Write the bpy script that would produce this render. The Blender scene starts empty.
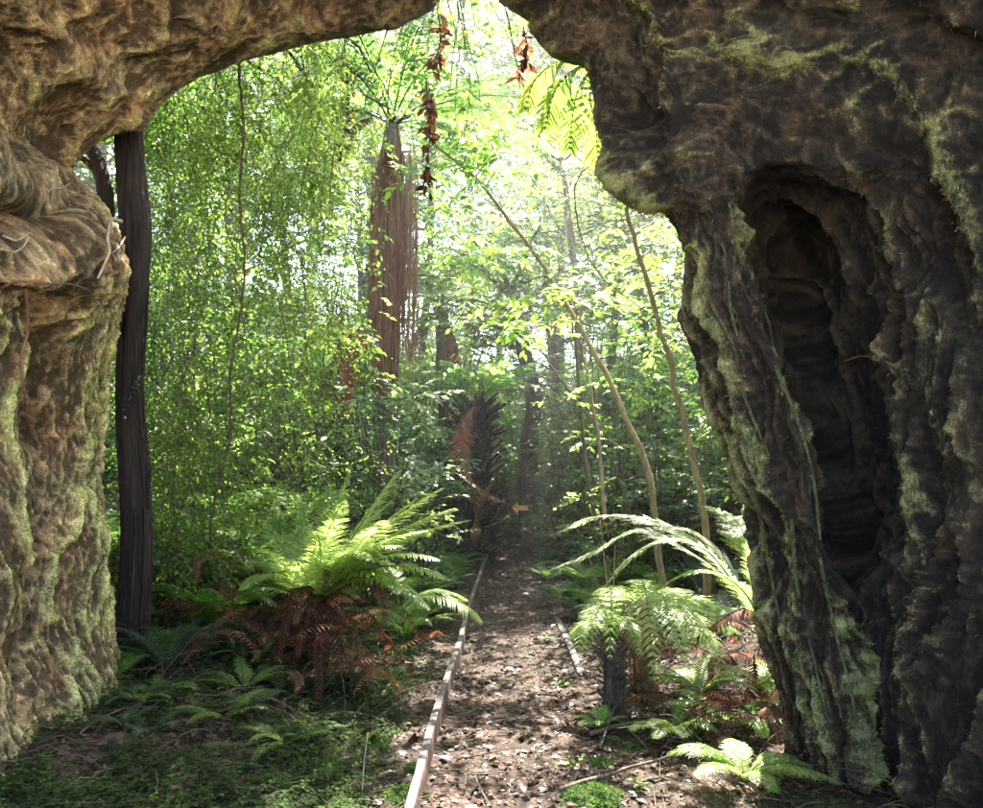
import bpy, math, random
import numpy as np
from mathutils import Vector
R = math.radians
rnd = random.Random(7)
RS = np.random.RandomState(11)
scene = bpy.context.scene
COL = scene.collection
CAMZ, F, CX, HY = 1.6, 800.0, 491.5, 470.0

def at(px, py, d):
    return np.array([(px - CX) / F * d, d, CAMZ - (py - HY) / F * d])

# ------------------------------------------------------------------ noise
_perm = np.random.RandomState(3).permutation(256)
_perm = np.concatenate([_perm, _perm, _perm])
_grad = np.random.RandomState(4).normal(size=(256, 3)); _grad /= np.linalg.norm(_grad, axis=1)[:, None]
def perlin(p):
    p = np.asarray(p, float)
    i = np.floor(p).astype(int); f = p - i; i &= 255
    u = f * f * f * (f * (f * 6 - 15) + 10)
    out = 0
    for dx in (0, 1):
        for dy in (0, 1):
            for dz in (0, 1):
                h = _perm[_perm[_perm[(i[:, 0] + dx) & 255] + ((i[:, 1] + dy) & 255)] + ((i[:, 2] + dz) & 255)]
                g = _grad[h]
                d = g[:, 0] * (f[:, 0] - dx) + g[:, 1] * (f[:, 1] - dy) + g[:, 2] * (f[:, 2] - dz)
                w = (u[:, 0] if dx else 1 - u[:, 0]) * (u[:, 1] if dy else 1 - u[:, 1]) * (u[:, 2] if dz else 1 - u[:, 2])
                out = out + d * w
    return out * 1.5
def fbm(p, o=4, gain=.5):
    s = 0; a = 1; t = 0
    for k in range(o):
        s = s + a * perlin(p * 2 ** k + 17.3 * k); t += a; a *= gain
    return s / t
def ridged(p, o=3, gain=.5):
    s = 0; a = 1; t = 0
    for k in range(o):
        s = s + a * (1 - np.abs(perlin(p * 2 ** k + 9.1 * k)) * 2.2); t += a; a *= gain
    return s / t

# ------------------------------------------------------------------ mesh collecting
def norm(v):
    v = np.asarray(v, float); n = np.linalg.norm(v, axis=-1, keepdims=True); n[n < 1e-9] = 1; return v / n
class MB:
    def __init__(s): s.v = []; s.f = {3: [], 4: []}; s.a = []; s.n = 0
    def add(s, v, faces, var=0.5):
        v = np.asarray(v, float).reshape(-1, 3)
        for f in faces:
            f = np.asarray(f, int)
            if f.size: s.f[f.shape[-1]].append(f.reshape(-1, f.shape[-1]) + s.n)
        s.v.append(v)
        var = np.asarray(var, float)
        s.a.append(np.full(len(v), float(var)) if var.ndim == 0 else var)
        s.n += len(v)
    def tube(s, pts, r, sides=7, var=.5, rough=0.0, cap=True):
        pts = np.asarray(pts, float); n = len(pts)
        r = np.full(n, float(r)) if np.ndim(r) == 0 else np.asarray(r, float)
        if len(r) != n: r = np.interp(np.linspace(0, 1, n), np.linspace(0, 1, len(r)), r)
        t = norm(np.gradient(pts, axis=0))
        ref = np.array([0, 1, 0.]) if abs(t[:, 1]).mean() < .8 else np.array([1., 0, 0])
        a = norm(np.cross(t, ref)); b = norm(np.cross(t, a))
        th = np.arange(sides) / sides * 2 * math.pi
        ring = a[:, None, :] * np.cos(th)[None, :, None] + b[:, None, :] * np.sin(th)[None, :, None]
        rr = r[:, None] * np.ones((n, sides))
        if rough:
            q = (pts[:, None, :] + ring * r[:, None, None]).reshape(-1, 3)
            rr = rr * (1 + rough * perlin(q * np.array([9, 9, 1.6]) / max(.3, r.max() * 8)).reshape(n, sides) * 2)
        V = (pts[:, None, :] + ring * rr[:, :, None]).reshape(-1, 3)
        i = np.arange(n - 1)[:, None] * sides; j = np.arange(sides)[None, :]; k = (j + 1) % sides
        q = np.stack([i + j, i + k, i + sides + k, i + sides + j], -1).reshape(-1, 4)
        tri = []
        if cap and sides > 3:
            V = np.vstack([V, pts[0], pts[-1]])
            for jj in range(sides):
                tri.append([(jj + 1) % sides, jj, n * sides]); tri.append([(n - 1) * sides + jj, (n - 1) * sides + (jj + 1) % sides, n * sides + 1])
        s.add(V, [q] + ([np.array(tri)] if tri else []), var)
    def inst(s, tv, tfs, pos, X, Y, Z, var):
        """template copied to each pos with axes X,Y,Z (already scaled)"""
        tv = np.asarray(tv, float); N = len(pos)
        if N == 0: return
        V = pos[:, None, :] + tv[None, :, 0:1] * X[:, None, :] + tv[None, :, 1:2] * Y[:, None, :] + tv[None, :, 2:3] * Z[:, None, :]
        m = len(tv); fs = []
        for f in tfs:
            f = np.asarray(f, int); fs.append((f[None] + (np.arange(N) * m)[:, None, None]).reshape(-1, f.shape[-1]))
        s.add(V.reshape(-1, 3), fs, np.repeat(np.asarray(var, float) * np.ones(N), m))
    def mesh(s, name, origin=(0, 0, 0), smooth=True):
        me = bpy.data.meshes.new(name)
        V = np.concatenate(s.v) - np.asarray(origin, float)
        me.vertices.add(len(V)); me.vertices.foreach_set('co', V.astype(np.float32).ravel())
        loops = []; starts = []; c = 0
        for k in (3, 4):
            if s.f[k]:
                a = np.concatenate(s.f[k]); loops.append(a.ravel()); starts.append(c + np.arange(len(a)) * k); c += a.size
        L = np.concatenate(loops); S = np.concatenate(starts)
        me.loops.add(len(L)); me.loops.foreach_set('vertex_index', L.astype(np.int32))
        me.polygons.add(len(S)); me.polygons.foreach_set('loop_start', S.astype(np.int32))
        me.polygons.foreach_set('use_smooth', np.full(len(S), smooth))
        at_ = me.attributes.new('var', 'FLOAT', 'POINT'); at_.data.foreach_set('value', np.concatenate(s.a).astype(np.float32))
        me.update(calc_edges=True); me.validate()
        return me
def link(name, me, mat, parent=None):
    o = bpy.data.objects.new(name, me); COL.objects.link(o)
    if mat is not None and len(me.materials) == 0: me.materials.append(mat)
    if parent is not None: o.parent = parent
    return o
def tag(o, label=None, cat=None, group=None, kind=None):
    for k, v in (('label', label), ('category', cat), ('group', group), ('kind', kind)):
        if v: o[k] = v
    return o
def thing(name, loc, label, cat, group=None):
    o = bpy.data.objects.new(name, None); COL.objects.link(o); o.location = [float(c) for c in loc]; o.empty_display_size = .1
    return tag(o, label, cat, group)
def worldloc(p):
    v = np.zeros(3)
    while p is not None: v = v + np.array(p.location); p = p.parent
    return v
def part(name, mb, mat, parent, label=None, smooth=True):
    o = link(name, mb.mesh(name, worldloc(parent), smooth), mat, parent)
    if label: o['label'] = label
    return o
def solo(name, mb, mat, origin, label, cat, group=None, kind=None, smooth=True):
    o = link(name, mb.mesh(name, origin, smooth), mat); o.location = [float(c) for c in origin]
    return tag(o, label, cat, group, kind)
def copy_tree(root, loc, rotz=0, scale=1, label=None, group=None):
    r = root.copy(); COL.objects.link(r); r.location = [float(c) for c in loc]; r.rotation_euler = (0, 0, rotz); r.scale = (scale,) * 3 if np.ndim(scale) == 0 else scale
    if label: r['label'] = label
    if group: r['group'] = group
    for ch in list(root.children):
        c = ch.copy(); COL.objects.link(c); c.parent = r
        for g in ch.children:
            d = g.copy(); COL.objects.link(d); d.parent = c
    return r
def crom(pts, n):
    """smooth curve through pts, n samples by arc length"""
    P = np.asarray(pts, float)
    if len(P) == 2: return P[0] + (P[1] - P[0]) * np.linspace(0, 1, n)[:, None]
    Q = np.vstack([2 * P[0] - P[1], P, 2 * P[-1] - P[-2]]); out = []
    for i in range(1, len(Q) - 2):
        t = np.linspace(0, 1, 24, endpoint=False)[:, None]
        p0, p1, p2, p3 = Q[i - 1], Q[i], Q[i + 1], Q[i + 2]
        out.append(.5 * (2 * p1 + (p2 - p0) * t + (2 * p0 - 5 * p1 + 4 * p2 - p3) * t ** 2 + (3 * p1 - p0 - 3 * p2 + p3) * t ** 3))
    C = np.vstack(out + [P[-1:]]); L = np.concatenate([[0], np.cumsum(np.linalg.norm(np.diff(C, axis=0), axis=1))])
    u = np.linspace(0, L[-1], n)
    return np.stack([np.interp(u, L, C[:, k]) for k in range(C.shape[1])], 1)

# ------------------------------------------------------------------ materials
def new_mat(name):
    m = bpy.data.materials.new(name); m.use_nodes = True; nt = m.node_tree; nt.nodes.clear()
    out = nt.nodes.new('ShaderNodeOutputMaterial'); return m, nt, out
def N(nt, t, **kw):
    n = nt.nodes.new(t)
    for k, v in kw.items():
        if k.startswith('i_'):
            n.inputs[k[2:].replace('_', ' ')].default_value = v
        else: setattr(n, k, v)
    return n
def ramp(nt, fac, stops):
    r = N(nt, 'ShaderNodeValToRGB'); el = r.color_ramp.elements
    while len(el) < len(stops): el.new(.5)
    for e, (p, c) in zip(el, stops): e.position = p; e.color = (*c, 1)
    nt.links.new(fac, r.inputs[0]); return r.outputs[0]
def mixc(nt, fac, a, b, mode='MIX'):
    m = N(nt, 'ShaderNodeMix', data_type='RGBA', blend_type=mode)
    for s, v in ((0, fac), (6, a), (7, b)):
        if hasattr(v, 'node'): nt.links.new(v, m.inputs[s])
        else: m.inputs[s].default_value = v if s == 0 else (*v, 1)
    return m.outputs[2]
def math_(nt, op, a, b=0.0, clamp=False):
    m = N(nt, 'ShaderNodeMath', operation=op, use_clamp=clamp)
    for s, v in ((0, a), (1, b)):
        if hasattr(v, 'node'): nt.links.new(v, m.inputs[s])
        else: m.inputs[s].default_value = v
    return m.outputs[0]
def noise(nt, scale, detail=4, vec=None, rough=.55, dist=0):
    n = N(nt, 'ShaderNodeTexNoise', i_Scale=scale, i_Detail=detail, i_Roughness=rough, i_Distortion=dist)
    if vec is not None: nt.links.new(vec, n.inputs['Vector'])
    return n.outputs['Fac']
def wpos(nt, sc=(1, 1, 1)):
    g = N(nt, 'ShaderNodeNewGeometry'); m = N(nt, 'ShaderNodeMapping'); m.inputs['Scale'].default_value = sc
    nt.links.new(g.outputs['Position'], m.inputs['Vector']); return m.outputs[0]
def bump(nt, h, strength=.5, dist=.02):
    b = N(nt, 'ShaderNodeBump', i_Strength=strength, i_Distance=dist); nt.links.new(h, b.inputs['Height']); return b.outputs[0]
def leaf_mat(name, stops, tstops, trans=.5, rough=.42, spec=.5, spot=None):
    m, nt, out = new_mat(name)
    v = N(nt, 'ShaderNodeAttribute', attribute_name='var').outputs['Fac']
    oi = N(nt, 'ShaderNodeObjectInfo').outputs['Random']
    n = noise(nt, 1.3, 2, wpos(nt))
    f = math_(nt, 'ADD', v, math_(nt, 'MULTIPLY', math_(nt, 'SUBTRACT', n, .5), .5))
    f = math_(nt, 'ADD', f, math_(nt, 'MULTIPLY', math_(nt, 'SUBTRACT', oi, .5), .25), True)
    c = ramp(nt, f, stops); t = ramp(nt, f, tstops)
    n2 = noise(nt, 45, 3, wpos(nt)); sh = ramp(nt, n2, [(.3, (.72, .72, .72)), (.7, (1.12, 1.12, 1.12))])
    c = mixc(nt, 1.0, c, sh, 'MULTIPLY'); t = mixc(nt, 1.0, t, sh, 'MULTIPLY')
    p = N(nt, 'ShaderNodeBsdfPrincipled', i_Roughness=rough); p.inputs['Specular IOR Level'].default_value = spec
    nt.links.new(c, p.inputs['Base Color'])
    tr = N(nt, 'ShaderNodeBsdfTranslucent'); nt.links.new(t, tr.inputs[0])
    mx = N(nt, 'ShaderNodeMixShader'); mx.inputs[0].default_value = trans
    nt.links.new(p.outputs[0], mx.inputs[1]); nt.links.new(tr.outputs[0], mx.inputs[2]); nt.links.new(mx.outputs[0], out.inputs[0])
    return m
def bark_mat(name, dark, light, sc=(30, 30, 3), moss=0.0, strength=.8, mosscol=(.06, .085, .015)):
    m, nt, out = new_mat(name)
    w = wpos(nt, sc); n = noise(nt, 1, 6, w, .65, .6); n2 = noise(nt, 3, 3, wpos(nt))
    c = ramp(nt, n, [(.3, dark), (.68, light)])
    if moss:
        c = mixc(nt, ramp(nt, n2, [(.62 - moss * .3, (0, 0, 0)), (.72 - moss * .2, (1, 1, 1))]), c, mosscol)
    p = N(nt, 'ShaderNodeBsdfPrincipled', i_Roughness=.85); p.inputs['Specular IOR Level'].default_value = .25
    nt.links.new(c, p.inputs['Base Color']); nt.links.new(bump(nt, n, strength, .02), p.inputs['Normal'])
    nt.links.new(p.outputs[0], out.inputs[0]); return m
# ------------------------------------------------------------------ camera, light, world
cam = bpy.data.cameras.new('camera'); co = bpy.data.objects.new('camera', cam); COL.objects.link(co)
co.location = (0, 0, CAMZ); co.rotation_euler = (R(90), 0, 0)
cam.sensor_width = 36; cam.lens = F / 983 * 36; cam.shift_y = (HY - 404) / 983; cam.clip_end = 500; cam.clip_start = .05
scene.camera = co
scene.view_settings.view_transform = 'Standard'; scene.view_settings.look = 'None'; scene.view_settings.exposure = 0
SUN_EL, SUN_AZ = 58.0, 12.0       # azimuth from +Y towards +X
w = bpy.data.worlds.new('World'); scene.world = w; w.use_nodes = True
wn = w.node_tree; sky = wn.nodes.new('ShaderNodeTexSky'); sky.sky_type = 'NISHITA'; sky.sun_disc = False
sky.sun_elevation = R(SUN_EL); sky.sun_rotation = R(SUN_AZ); sky.air_density = 1.0; sky.dust_density = 2.5
bg = wn.nodes['Background']; wn.links.new(sky.outputs[0], bg.inputs[0]); bg.inputs[1].default_value = .15
sl = bpy.data.lights.new('sun', 'SUN'); sl.energy = 5.0; sl.angle = R(.5); sl.color = (1, .94, .87)
so = bpy.data.objects.new('sun', sl); COL.objects.link(so)
sd = Vector((math.sin(R(SUN_AZ)) * math.cos(R(SUN_EL)), math.cos(R(SUN_AZ)) * math.cos(R(SUN_EL)), math.sin(R(SUN_EL))))
so.rotation_euler = sd.to_track_quat('Z', 'Y').to_euler(); so.location = (-4, 14, 18)
cy = scene.cycles
cy.max_bounces = 7; cy.diffuse_bounces = 4; cy.glossy_bounces = 2; cy.transmission_bounces = 5; cy.transparent_max_bounces = 8; cy.volume_bounces = 0
cy.film_exposure = 11.2; cy.volume_step_rate = 4; cy.use_denoising = True
try: cy.denoiser = 'OPENIMAGEDENOISE'; cy.denoising_input_passes = 'RGB_ALBEDO_NORMAL'
except Exception: pass
cy.sample_clamp_indirect = 6; cy.caustics_reflective = False; cy.caustics_refractive = False

# ------------------------------------------------------------------ sunlit haze between the trees
m, nt, out = new_mat('haze'); vs = N(nt, 'ShaderNodeVolumeScatter'); vs.inputs['Density'].default_value = .006; vs.inputs['Anisotropy'].default_value = .55; vs.inputs['Color'].default_value = (1, .98, .93, 1)
nt.links.new(vs.outputs[0], out.inputs['Volume']); HAZE = m
mb = MB(); V = [[x, y, z] for x in (-22, 22) for y in (6.6, 38) for z in (-1.5, 15)]; mb.add(V, [np.array([[0, 1, 3, 2], [4, 6, 7, 5], [0, 4, 5, 1], [2, 3, 7, 6], [0, 2, 6, 4], [1, 5, 7, 3]])])
solo('haze', mb, HAZE, (0, 20, 0), 'bright sunlit haze hanging between the trees', 'haze', kind='stuff', smooth=False)

# ------------------------------------------------------------------ ground
def xc(y): y = np.asarray(y, float); return .18 + .006 * np.clip(y - 8, 0, 22) ** 2
def gz_base(x, y):
    x = np.asarray(x, float); y = np.asarray(y, float)
    dx = x - xc(y); l = np.clip(-dx - 1.0, 0, None); r = np.clip(dx - .95, 0, None)
    out = np.clip((y - 4.2) / 3.0, 0, 1); out = out * out * (3 - 2 * out)
    k = .35 + .65 * out
    kl = np.maximum(k, .62 * np.clip((y - 2.6) / 1.2, 0, 1) * np.clip(l / .6, 0, 1)); z = kl * (.42 * l ** 1.15) * (1 / (1 + .05 * l)) + k * (.34 * r ** 1.15) / (1 + .05 * r)
    far = np.clip(y - 17, 0, None); z = z + .035 * far ** 1.25
    z = z + .02 * np.clip(y - 9, 0, 8)
    return z
def gz(x, y):
    x = np.atleast_1d(np.asarray(x, float)); y = np.atleast_1d(np.asarray(y, float)); x, y = np.broadcast_arrays(x, y)
    p = np.stack([x.ravel(), y.ravel(), 0 * x.ravel()], 1)
    d = np.abs(p[:, 0] - xc(p[:, 1])); a = np.clip((d - .6) / .8, 0, 1)
    n = (.02 + .11 * a) * fbm(p * .9, 3) + (.015 + .03 * a) * fbm(p * 4 + 5, 3)
    return (gz_base(p[:, 0], p[:, 1]) + n).reshape(x.shape)
def gp(x, y, dz=0): return np.array([x, y, float(gz(x, y)[0]) + dz])
def G(px, py):
    """ground point seen at a pixel"""
    d = np.linspace(2.5, 45, 1500); P = np.stack([(px - CX) / F * d, d, CAMZ - (py - HY) / F * d], 1)
    h = gz(P[:, 0], P[:, 1]); i = np.argmax(P[:, 2] < h); return np.array([P[i, 0], P[i, 1], h[i]])
def ground_mesh():
    xs = np.concatenate([np.linspace(-140, -8, 34)[:-1], np.linspace(-8, -3.2, 40)[:-1], np.linspace(-3.2, 3.6, 300), np.linspace(3.6, 9, 45)[1:], np.linspace(9, 140, 34)[1:]])
    ys = np.concatenate([np.linspace(-60, 2.5, 40)[:-1], np.linspace(2.5, 12, 380), np.linspace(12, 24, 120)[1:], np.linspace(24, 200, 60)[1:]])
    X, Y = np.meshgrid(xs, ys); Z = gz(X, Y)
    V = np.stack([X, Y, Z], -1).reshape(-1, 3); fine = (np.abs(V[:, 0]) < 4) & (V[:, 1] < 13) & (V[:, 1] > 2.4)
    V[fine, 2] += .016 * ridged(V[fine] * np.array([14, 14, 1]), 2) + .01 * perlin(V[fine] * 40)
    n, m = X.shape; i = np.arange(n - 1)[:, None] * m; j = np.arange(m - 1)[None]
    q = np.stack([i + j, i + j + 1, i + m + j + 1, i + m + j], -1).reshape(-1, 4)
    mb = MB(); mb.add(V, [q], 0.5); return mb
def ground_material():
    m, nt, out = new_mat('forest_soil')
    w = wpos(nt)
    v1 = N(nt, 'ShaderNodeTexVoronoi', i_Scale=34.0, i_Randomness=1.0); wd = N(nt, 'ShaderNodeVectorMath', operation='ADD')
    nn = N(nt, 'ShaderNodeTexNoise', i_Scale=22.0, i_Detail=3.0); nt.links.new(w, nn.inputs['Vector'])
    sc = N(nt, 'ShaderNodeVectorMath', operation='SCALE'); sc.inputs['Scale'].default_value = .05; nt.links.new(nn.outputs['Color'], sc.inputs[0])
    nt.links.new(w, wd.inputs[0]); nt.links.new(sc.outputs[0], wd.inputs[1]); nt.links.new(wd.outputs[0], v1.inputs['Vector'])
    sep = N(nt, 'ShaderNodeSeparateColor'); nt.links.new(v1.outputs['Color'], sep.inputs[0])
    c = ramp(nt, sep.outputs[0], [(0, (.012, .008, .005)), (.35, (.026, .015, .010)), (.6, (.048, .028, .017)), (.82, (.085, .052, .033)), (1, (.13, .092, .062))])
    c = mixc(nt, ramp(nt, noise(nt, 3, 5, w), [(.42, (0, 0, 0)), (.6, (1, 1, 1))]), c, (.03, .02, .013))
    mo = ramp(nt, noise(nt, 1.1, 6, w, .65), [(.56, (0, 0, 0)), (.64, (1, 1, 1))])
    gx = N(nt, 'ShaderNodeSeparateXYZ'); nt.links.new(w, gx.inputs[0])
    off = ramp(nt, math_(nt, 'MULTIPLY', math_(nt, 'ABSOLUTE', math_(nt, 'SUBTRACT', gx.outputs[0], .2)), .5), [(.28, (0, 0, 0)), (.5, (1, 1, 1))])
    c = mixc(nt, mixc(nt, 1.0, mo, off, 'MULTIPLY'), c, (.035, .06, .014))
    c = mixc(nt, ramp(nt, math_(nt, 'MULTIPLY', gx.outputs[1], -.25), [(.5, (0, 0, 0)), (.8, (1, 1, 1))]), c, (.58, .54, .47))  # unseen ground behind the camera whitened as an added bounce reflector
    p = N(nt, 'ShaderNodeBsdfPrincipled', i_Roughness=.8); p.inputs['Specular IOR Level'].default_value = .15
    h = math_(nt, 'ADD', math_(nt, 'MULTIPLY', v1.outputs['Distance'], -.8), noise(nt, 60, 4, w))
    nt.links.new(c, p.inputs['Base Color']); nt.links.new(bump(nt, h, .9, .02), p.inputs['Normal']); nt.links.new(p.outputs[0], out.inputs[0]); return m
gmat = ground_material()
tag(link('ground', ground_mesh().mesh('ground'), gmat), 'leaf strewn forest ground rising in banks beside the track', 'ground', kind='structure')

# ------------------------------------------------------------------ rock tunnel mouth
LIP = [(128, 900, 4.45), (126, 830, 4.5), (120, 720, 4.5), (106, 620, 4.6), (97, 530, 4.6), (95, 450, 4.7), (101, 380, 4.7), (112, 325, 4.6), (120, 285, 4.5), (117, 245, 4.4),
       (103, 212, 4.5), (82, 188, 4.6), (63, 165, 4.7), (82, 144, 4.75), (112, 131, 4.75), (143, 123, 4.75), (151, 106, 4.75), (180, 84, 4.75), (215, 65, 4.75), (260, 50, 4.75), (330, 35, 4.8),
       (395, 18, 4.8), (430, 5, 4.85), (445, -14, 4.9), (458, -42, 4.95), (478, -48, 4.95), (494, -22, 4.95), (506, -4, 4.9), (521, 12, 4.8), (533, 34, 4.7), (549, 50, 4.6), (580, 62, 4.5), (590, 86, 4.4),
       (595, 118, 4.3), (604, 143, 4.2), (614, 178, 4.1), (635, 197, 4.05), (660, 204, 4.1), (674, 223, 4.2), (682, 250, 4.3), (682, 285, 4.3), (680, 310, 4.35), (688, 338, 4.4), (702, 378, 4.4), (716, 412, 4.4),
       (738, 448, 4.4), (748, 480, 4.4), (752, 532, 4.4), (764, 590, 4.4), (771, 640, 4.4), (784, 690, 4.4), (795, 745, 4.4), (802, 800, 4.4), (808, 900, 4.4)]
# inner side of the promontory, the hollow behind it and the near wall, per height of the lip (py): stations (px, py, depth)
RT = [  # py,   stations
    (-48, [(500, -70, 4.7), (515, -110, 4.5), (530, -160, 4.2), (560, -230, 3.7), (600, -300, 3.2)]),
    (12,  [(540, 4, 4.6), (570, -10, 4.35), (610, -40, 4.0), (660, -110, 3.6), (700, -200, 3.2)]),
    (62,  [(600, 40, 4.3), (640, 20, 4.1), (690, 0, 3.9), (760, -50, 3.5), (830, -120, 3.2)]),
    (120, [(622, 104, 4.15), (670, 80, 3.9), (740, 60, 3.8), (840, 20, 3.55), (960, -30, 3.2)]),
    (178, [(640, 160, 3.95), (700, 130, 3.75), (780, 110, 3.75), (880, 90, 3.6), (1000, 60, 3.25)]),
    (200, [(670, 192, 3.95), (715, 168, 3.8), (800, 180, 3.95), (890, 170, 3.7), (1010, 150, 3.25)]),
    (250, [(700, 240, 4.1), (728, 222, 3.95), (800, 250, 4.85), (872, 240, 4.1), (1000, 240, 3.25)]),
    (310, [(705, 300, 4.15), (750, 290, 3.9), (795, 305, 5.0), (868, 300, 4.2), (1000, 310, 3.25)]),
    (412, [(745, 400, 4.15), (797, 405, 3.85), (815, 410, 4.9), (880, 405, 4.15), (1000, 410, 3.2)]),
    (532, [(778, 525, 4.15), (820, 525, 3.85), (845, 530, 4.6), (885, 525, 4.0), (1000, 530, 3.2)]),
    (640, [(800, 640, 4.15), (835, 635, 3.95), (858, 640, 4.15), (880, 640, 3.95), (1000, 650, 3.2)]),
    (745, [(825, 745, 4.1), (855, 742, 3.9), (868, 742, 3.95), (900, 745, 3.8), (1010, 760, 3.1)]),
    (900, [(838, 900, 4.1), (862, 900, 3.9), (880, 900, 3.9), (915, 905, 3.75), (1030, 920, 3.05)])]
def build_rock():
    lip = np.array(LIP, float); nl = len(lip); L3 = np.array([at(*p) for p in lip])
    rb = 27   # from this lip point on the right hand table rules
    cen = np.array([0.0, 0, 2.2])
    rowsP = []
    for i in range(nl):
        p = L3[i]; out2 = p - np.array([-.4, p[1], 2.3]); out2[1] = 0; out2 = norm(out2)
        t = norm(L3[min(i + 1, nl - 1)] - L3[max(i - 1, 0)]); nrm = np.array([-t[2], 0, t[0]]);
        nrm = norm(nrm * np.array([1, 0, 1])); 
        if nrm @ out2 < 0: nrm = -nrm
        o = norm(nrm * .5 + out2 * .8)
        hi = 1.0 if p[2] < 3 else .45
        r = [p + o * 3.0 * hi + np.array([0, 2.2 * hi, 0]), p + o * .9 * hi + np.array([0, .9 * hi, 0]), p + o * .14 + np.array([0, .28, 0]), p]
        if i >= rb:
            py = lip[i, 1]; tab = np.array([t_[1] for t_ in RT], float); pys = np.array([t_[0] for t_ in RT], float)
            st = np.array([[np.interp(py, pys, tab[:, k, c]) for c in range(3)] for k in range(5)])
            r += [at(*q) for q in st]
        else:
            offs = [(.25, .02), (.55, .03), (.9, .05), (1.35, .08), (1.9, .12)]
            if i < 16:
                hh = np.clip((lip[i, 1] - 120) / 500, 0, 1)
                offs = [(.22, .02), (.5, .05), (.85, .06), (1.3, .04), (1.9, .02)]
            r += [p + o * b + np.array([0, -a, 0]) for a, b in offs]
        q = r[-1]; e = np.array([np.clip(q[0] * 1.15, -2.9, 2.9), 1.4, q[2] + (.25 if q[2] > 2.5 else 0)]); r.append(e)
        r.append(np.array([e[0] * 1.45, .3, e[2] * (1.35 if e[2] > 2 else 1) ]))
        rowsP.append(r)
    C = np.array(rowsP)                       # nl x nr x 3
    # row arc parameter
    seg = np.linalg.norm(np.diff(L3, axis=0), axis=1); S = np.concatenate([[0], np.cumsum(seg)])
    NS = 1400; ss = np.linspace(0, S[-1], NS)
    nr = C.shape[1]; den = [6, 14, 12, 50, 52, 56, 56, 56, 30, 10]
    from_k = []; 
    for k in range(nr - 1): from_k += list(k + np.arange(den[k]) / den[k])
    rr = np.array(from_k + [nr - 1.0])
    def cr(A, x, xs):      # catmull-rom along axis 0 with knots xs (monotone), pchip-like tangents
        m = np.gradient(A, xs, axis=0)
        i = np.clip(np.searchsorted(xs, x, side='right') - 1, 0, len(xs) - 2); h = (xs[i + 1] - xs[i]); t = ((x - xs[i]) / h)
        sh = (-1,) + (1,) * (A.ndim - 1); t = t.reshape(sh); h = h.reshape(sh)
        return (2 * t ** 3 - 3 * t ** 2 + 1) * A[i] + (t ** 3 - 2 * t ** 2 + t) * h * m[i] + (-2 * t ** 3 + 3 * t ** 2) * A[i + 1] + (t ** 3 - t ** 2) * h * m[i + 1]
    D = cr(C, ss, S)                          # NS x nr x 3
    D = np.transpose(cr(np.transpose(D, (1, 0, 2)), rr, np.arange(nr, dtype=float)), (1, 0, 2))   # NS x NR x 3
    NR = D.shape[1]
    du = np.gradient(D, axis=0); dv = np.gradient(D, axis=1); nm = norm(np.cross(du, dv))
    P = D.reshape(-1, 3); nn = nm.reshape(-1, 3)
    # normals should face the open side
    mid = np.array([-.3, 0, 2.0]); chk = ((mid - P) * np.array([1, 0, 1]) * nn).sum(1).mean()
    if chk < 0: nn = -nn
    px = CX + F * P[:, 0] / np.clip(P[:, 1], .3, None); py = HY - F * (P[:, 2] - CAMZ) / np.clip(P[:, 1], .3, None)
    vis = P[:, 1] > .8
    SS = np.repeat(ss, NR); sfrac = SS / S[-1]; RRv = np.tile(rr, NS)
    left = 1 - np.clip((px - 100) / 120, 0, 1); left = left * np.clip((py - 140) / 60, 0, 1)
    right = np.clip((px - 640) / 60, 0, 1) * np.clip((py - 150) / 80, 0, 1)
    wall = np.clip(left + right, 0, 1)
    warp = np.stack([fbm(P * .9 + 3, 2), fbm(P * .9 + 31, 2), fbm(P * .9 + 57, 2)], 1) * .35 + np.stack([fbm(P * 4 + 3, 2), fbm(P * 4 + 31, 2), fbm(P * 4 + 57, 2)], 1) * .045
    q = P + warp
    ca, sa = math.cos(.33), math.sin(.33); cb, sb = math.cos(.5), math.sin(.5)
    q = np.stack([q[:, 0] * ca + q[:, 2] * sa, q[:, 1], -q[:, 0] * sa + q[:, 2] * ca], 1); q = np.stack([q[:, 0] * cb - q[:, 1] * sb, q[:, 0] * sb + q[:, 1] * cb, q[:, 2] + .37 * q[:, 0]], 1)
    def crest(c, k=3.2): return np.clip(1 - np.abs(perlin(c)) * k, 0, 1) ** 1.7
    W1 = np.array([3.4, 3.4, .5]); W2 = np.array([8.5, 8.5, 1.5]); W3 = np.array([22, 22, 5.5])
    C1_ = np.array([1.3, 2.6, 2.2]); C2_ = np.array([4, 8, 7.5]); C3_ = np.array([12, 22, 22])
    wl = wall
    k1 = crest(q * W1 + 2) * wl + crest(q * C1_ + 8, 2.6) * (1 - wl); k2 = crest(q * W2 + 12) * wl + crest(q * C2_ + 18, 2.8) * (1 - wl); k3 = crest(q * W3 + 22, 2.6) * wl + crest(q * C3_ + 28, 2.4) * (1 - wl)
    hol = np.clip(perlin(q * np.array([5, 5, 2.2]) + 60) - .25, 0, 1) * 1.4
    fl = .5 * k1 + .5 * k2; fib = k3
    big = fbm(P * .8 + 40, 3); med = fbm(q * np.array([2.2, 3.4, 4.2]) + 11, 4); fin = fbm(P * 24, 3, .6)
    grain = perlin(P * 75)
    att = np.clip((RRv - 2) / 1.2, .35, 1)                     # calmer right at the lip so the outline stays
    lw_ = 1 - .55 * left                                       # the near left wall is flatter
    disp = att * (.10 * big + (.045 + .05 * wl) * lw_ * (k1 - .3) + .045 * med - .05 * hol) + (.007 + .015 * wl) * (k2 - .3) + (.004 + .006 * wl) * (k3 - .3) + (.005 + .005 * wl) * fin + .002 * grain
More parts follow.
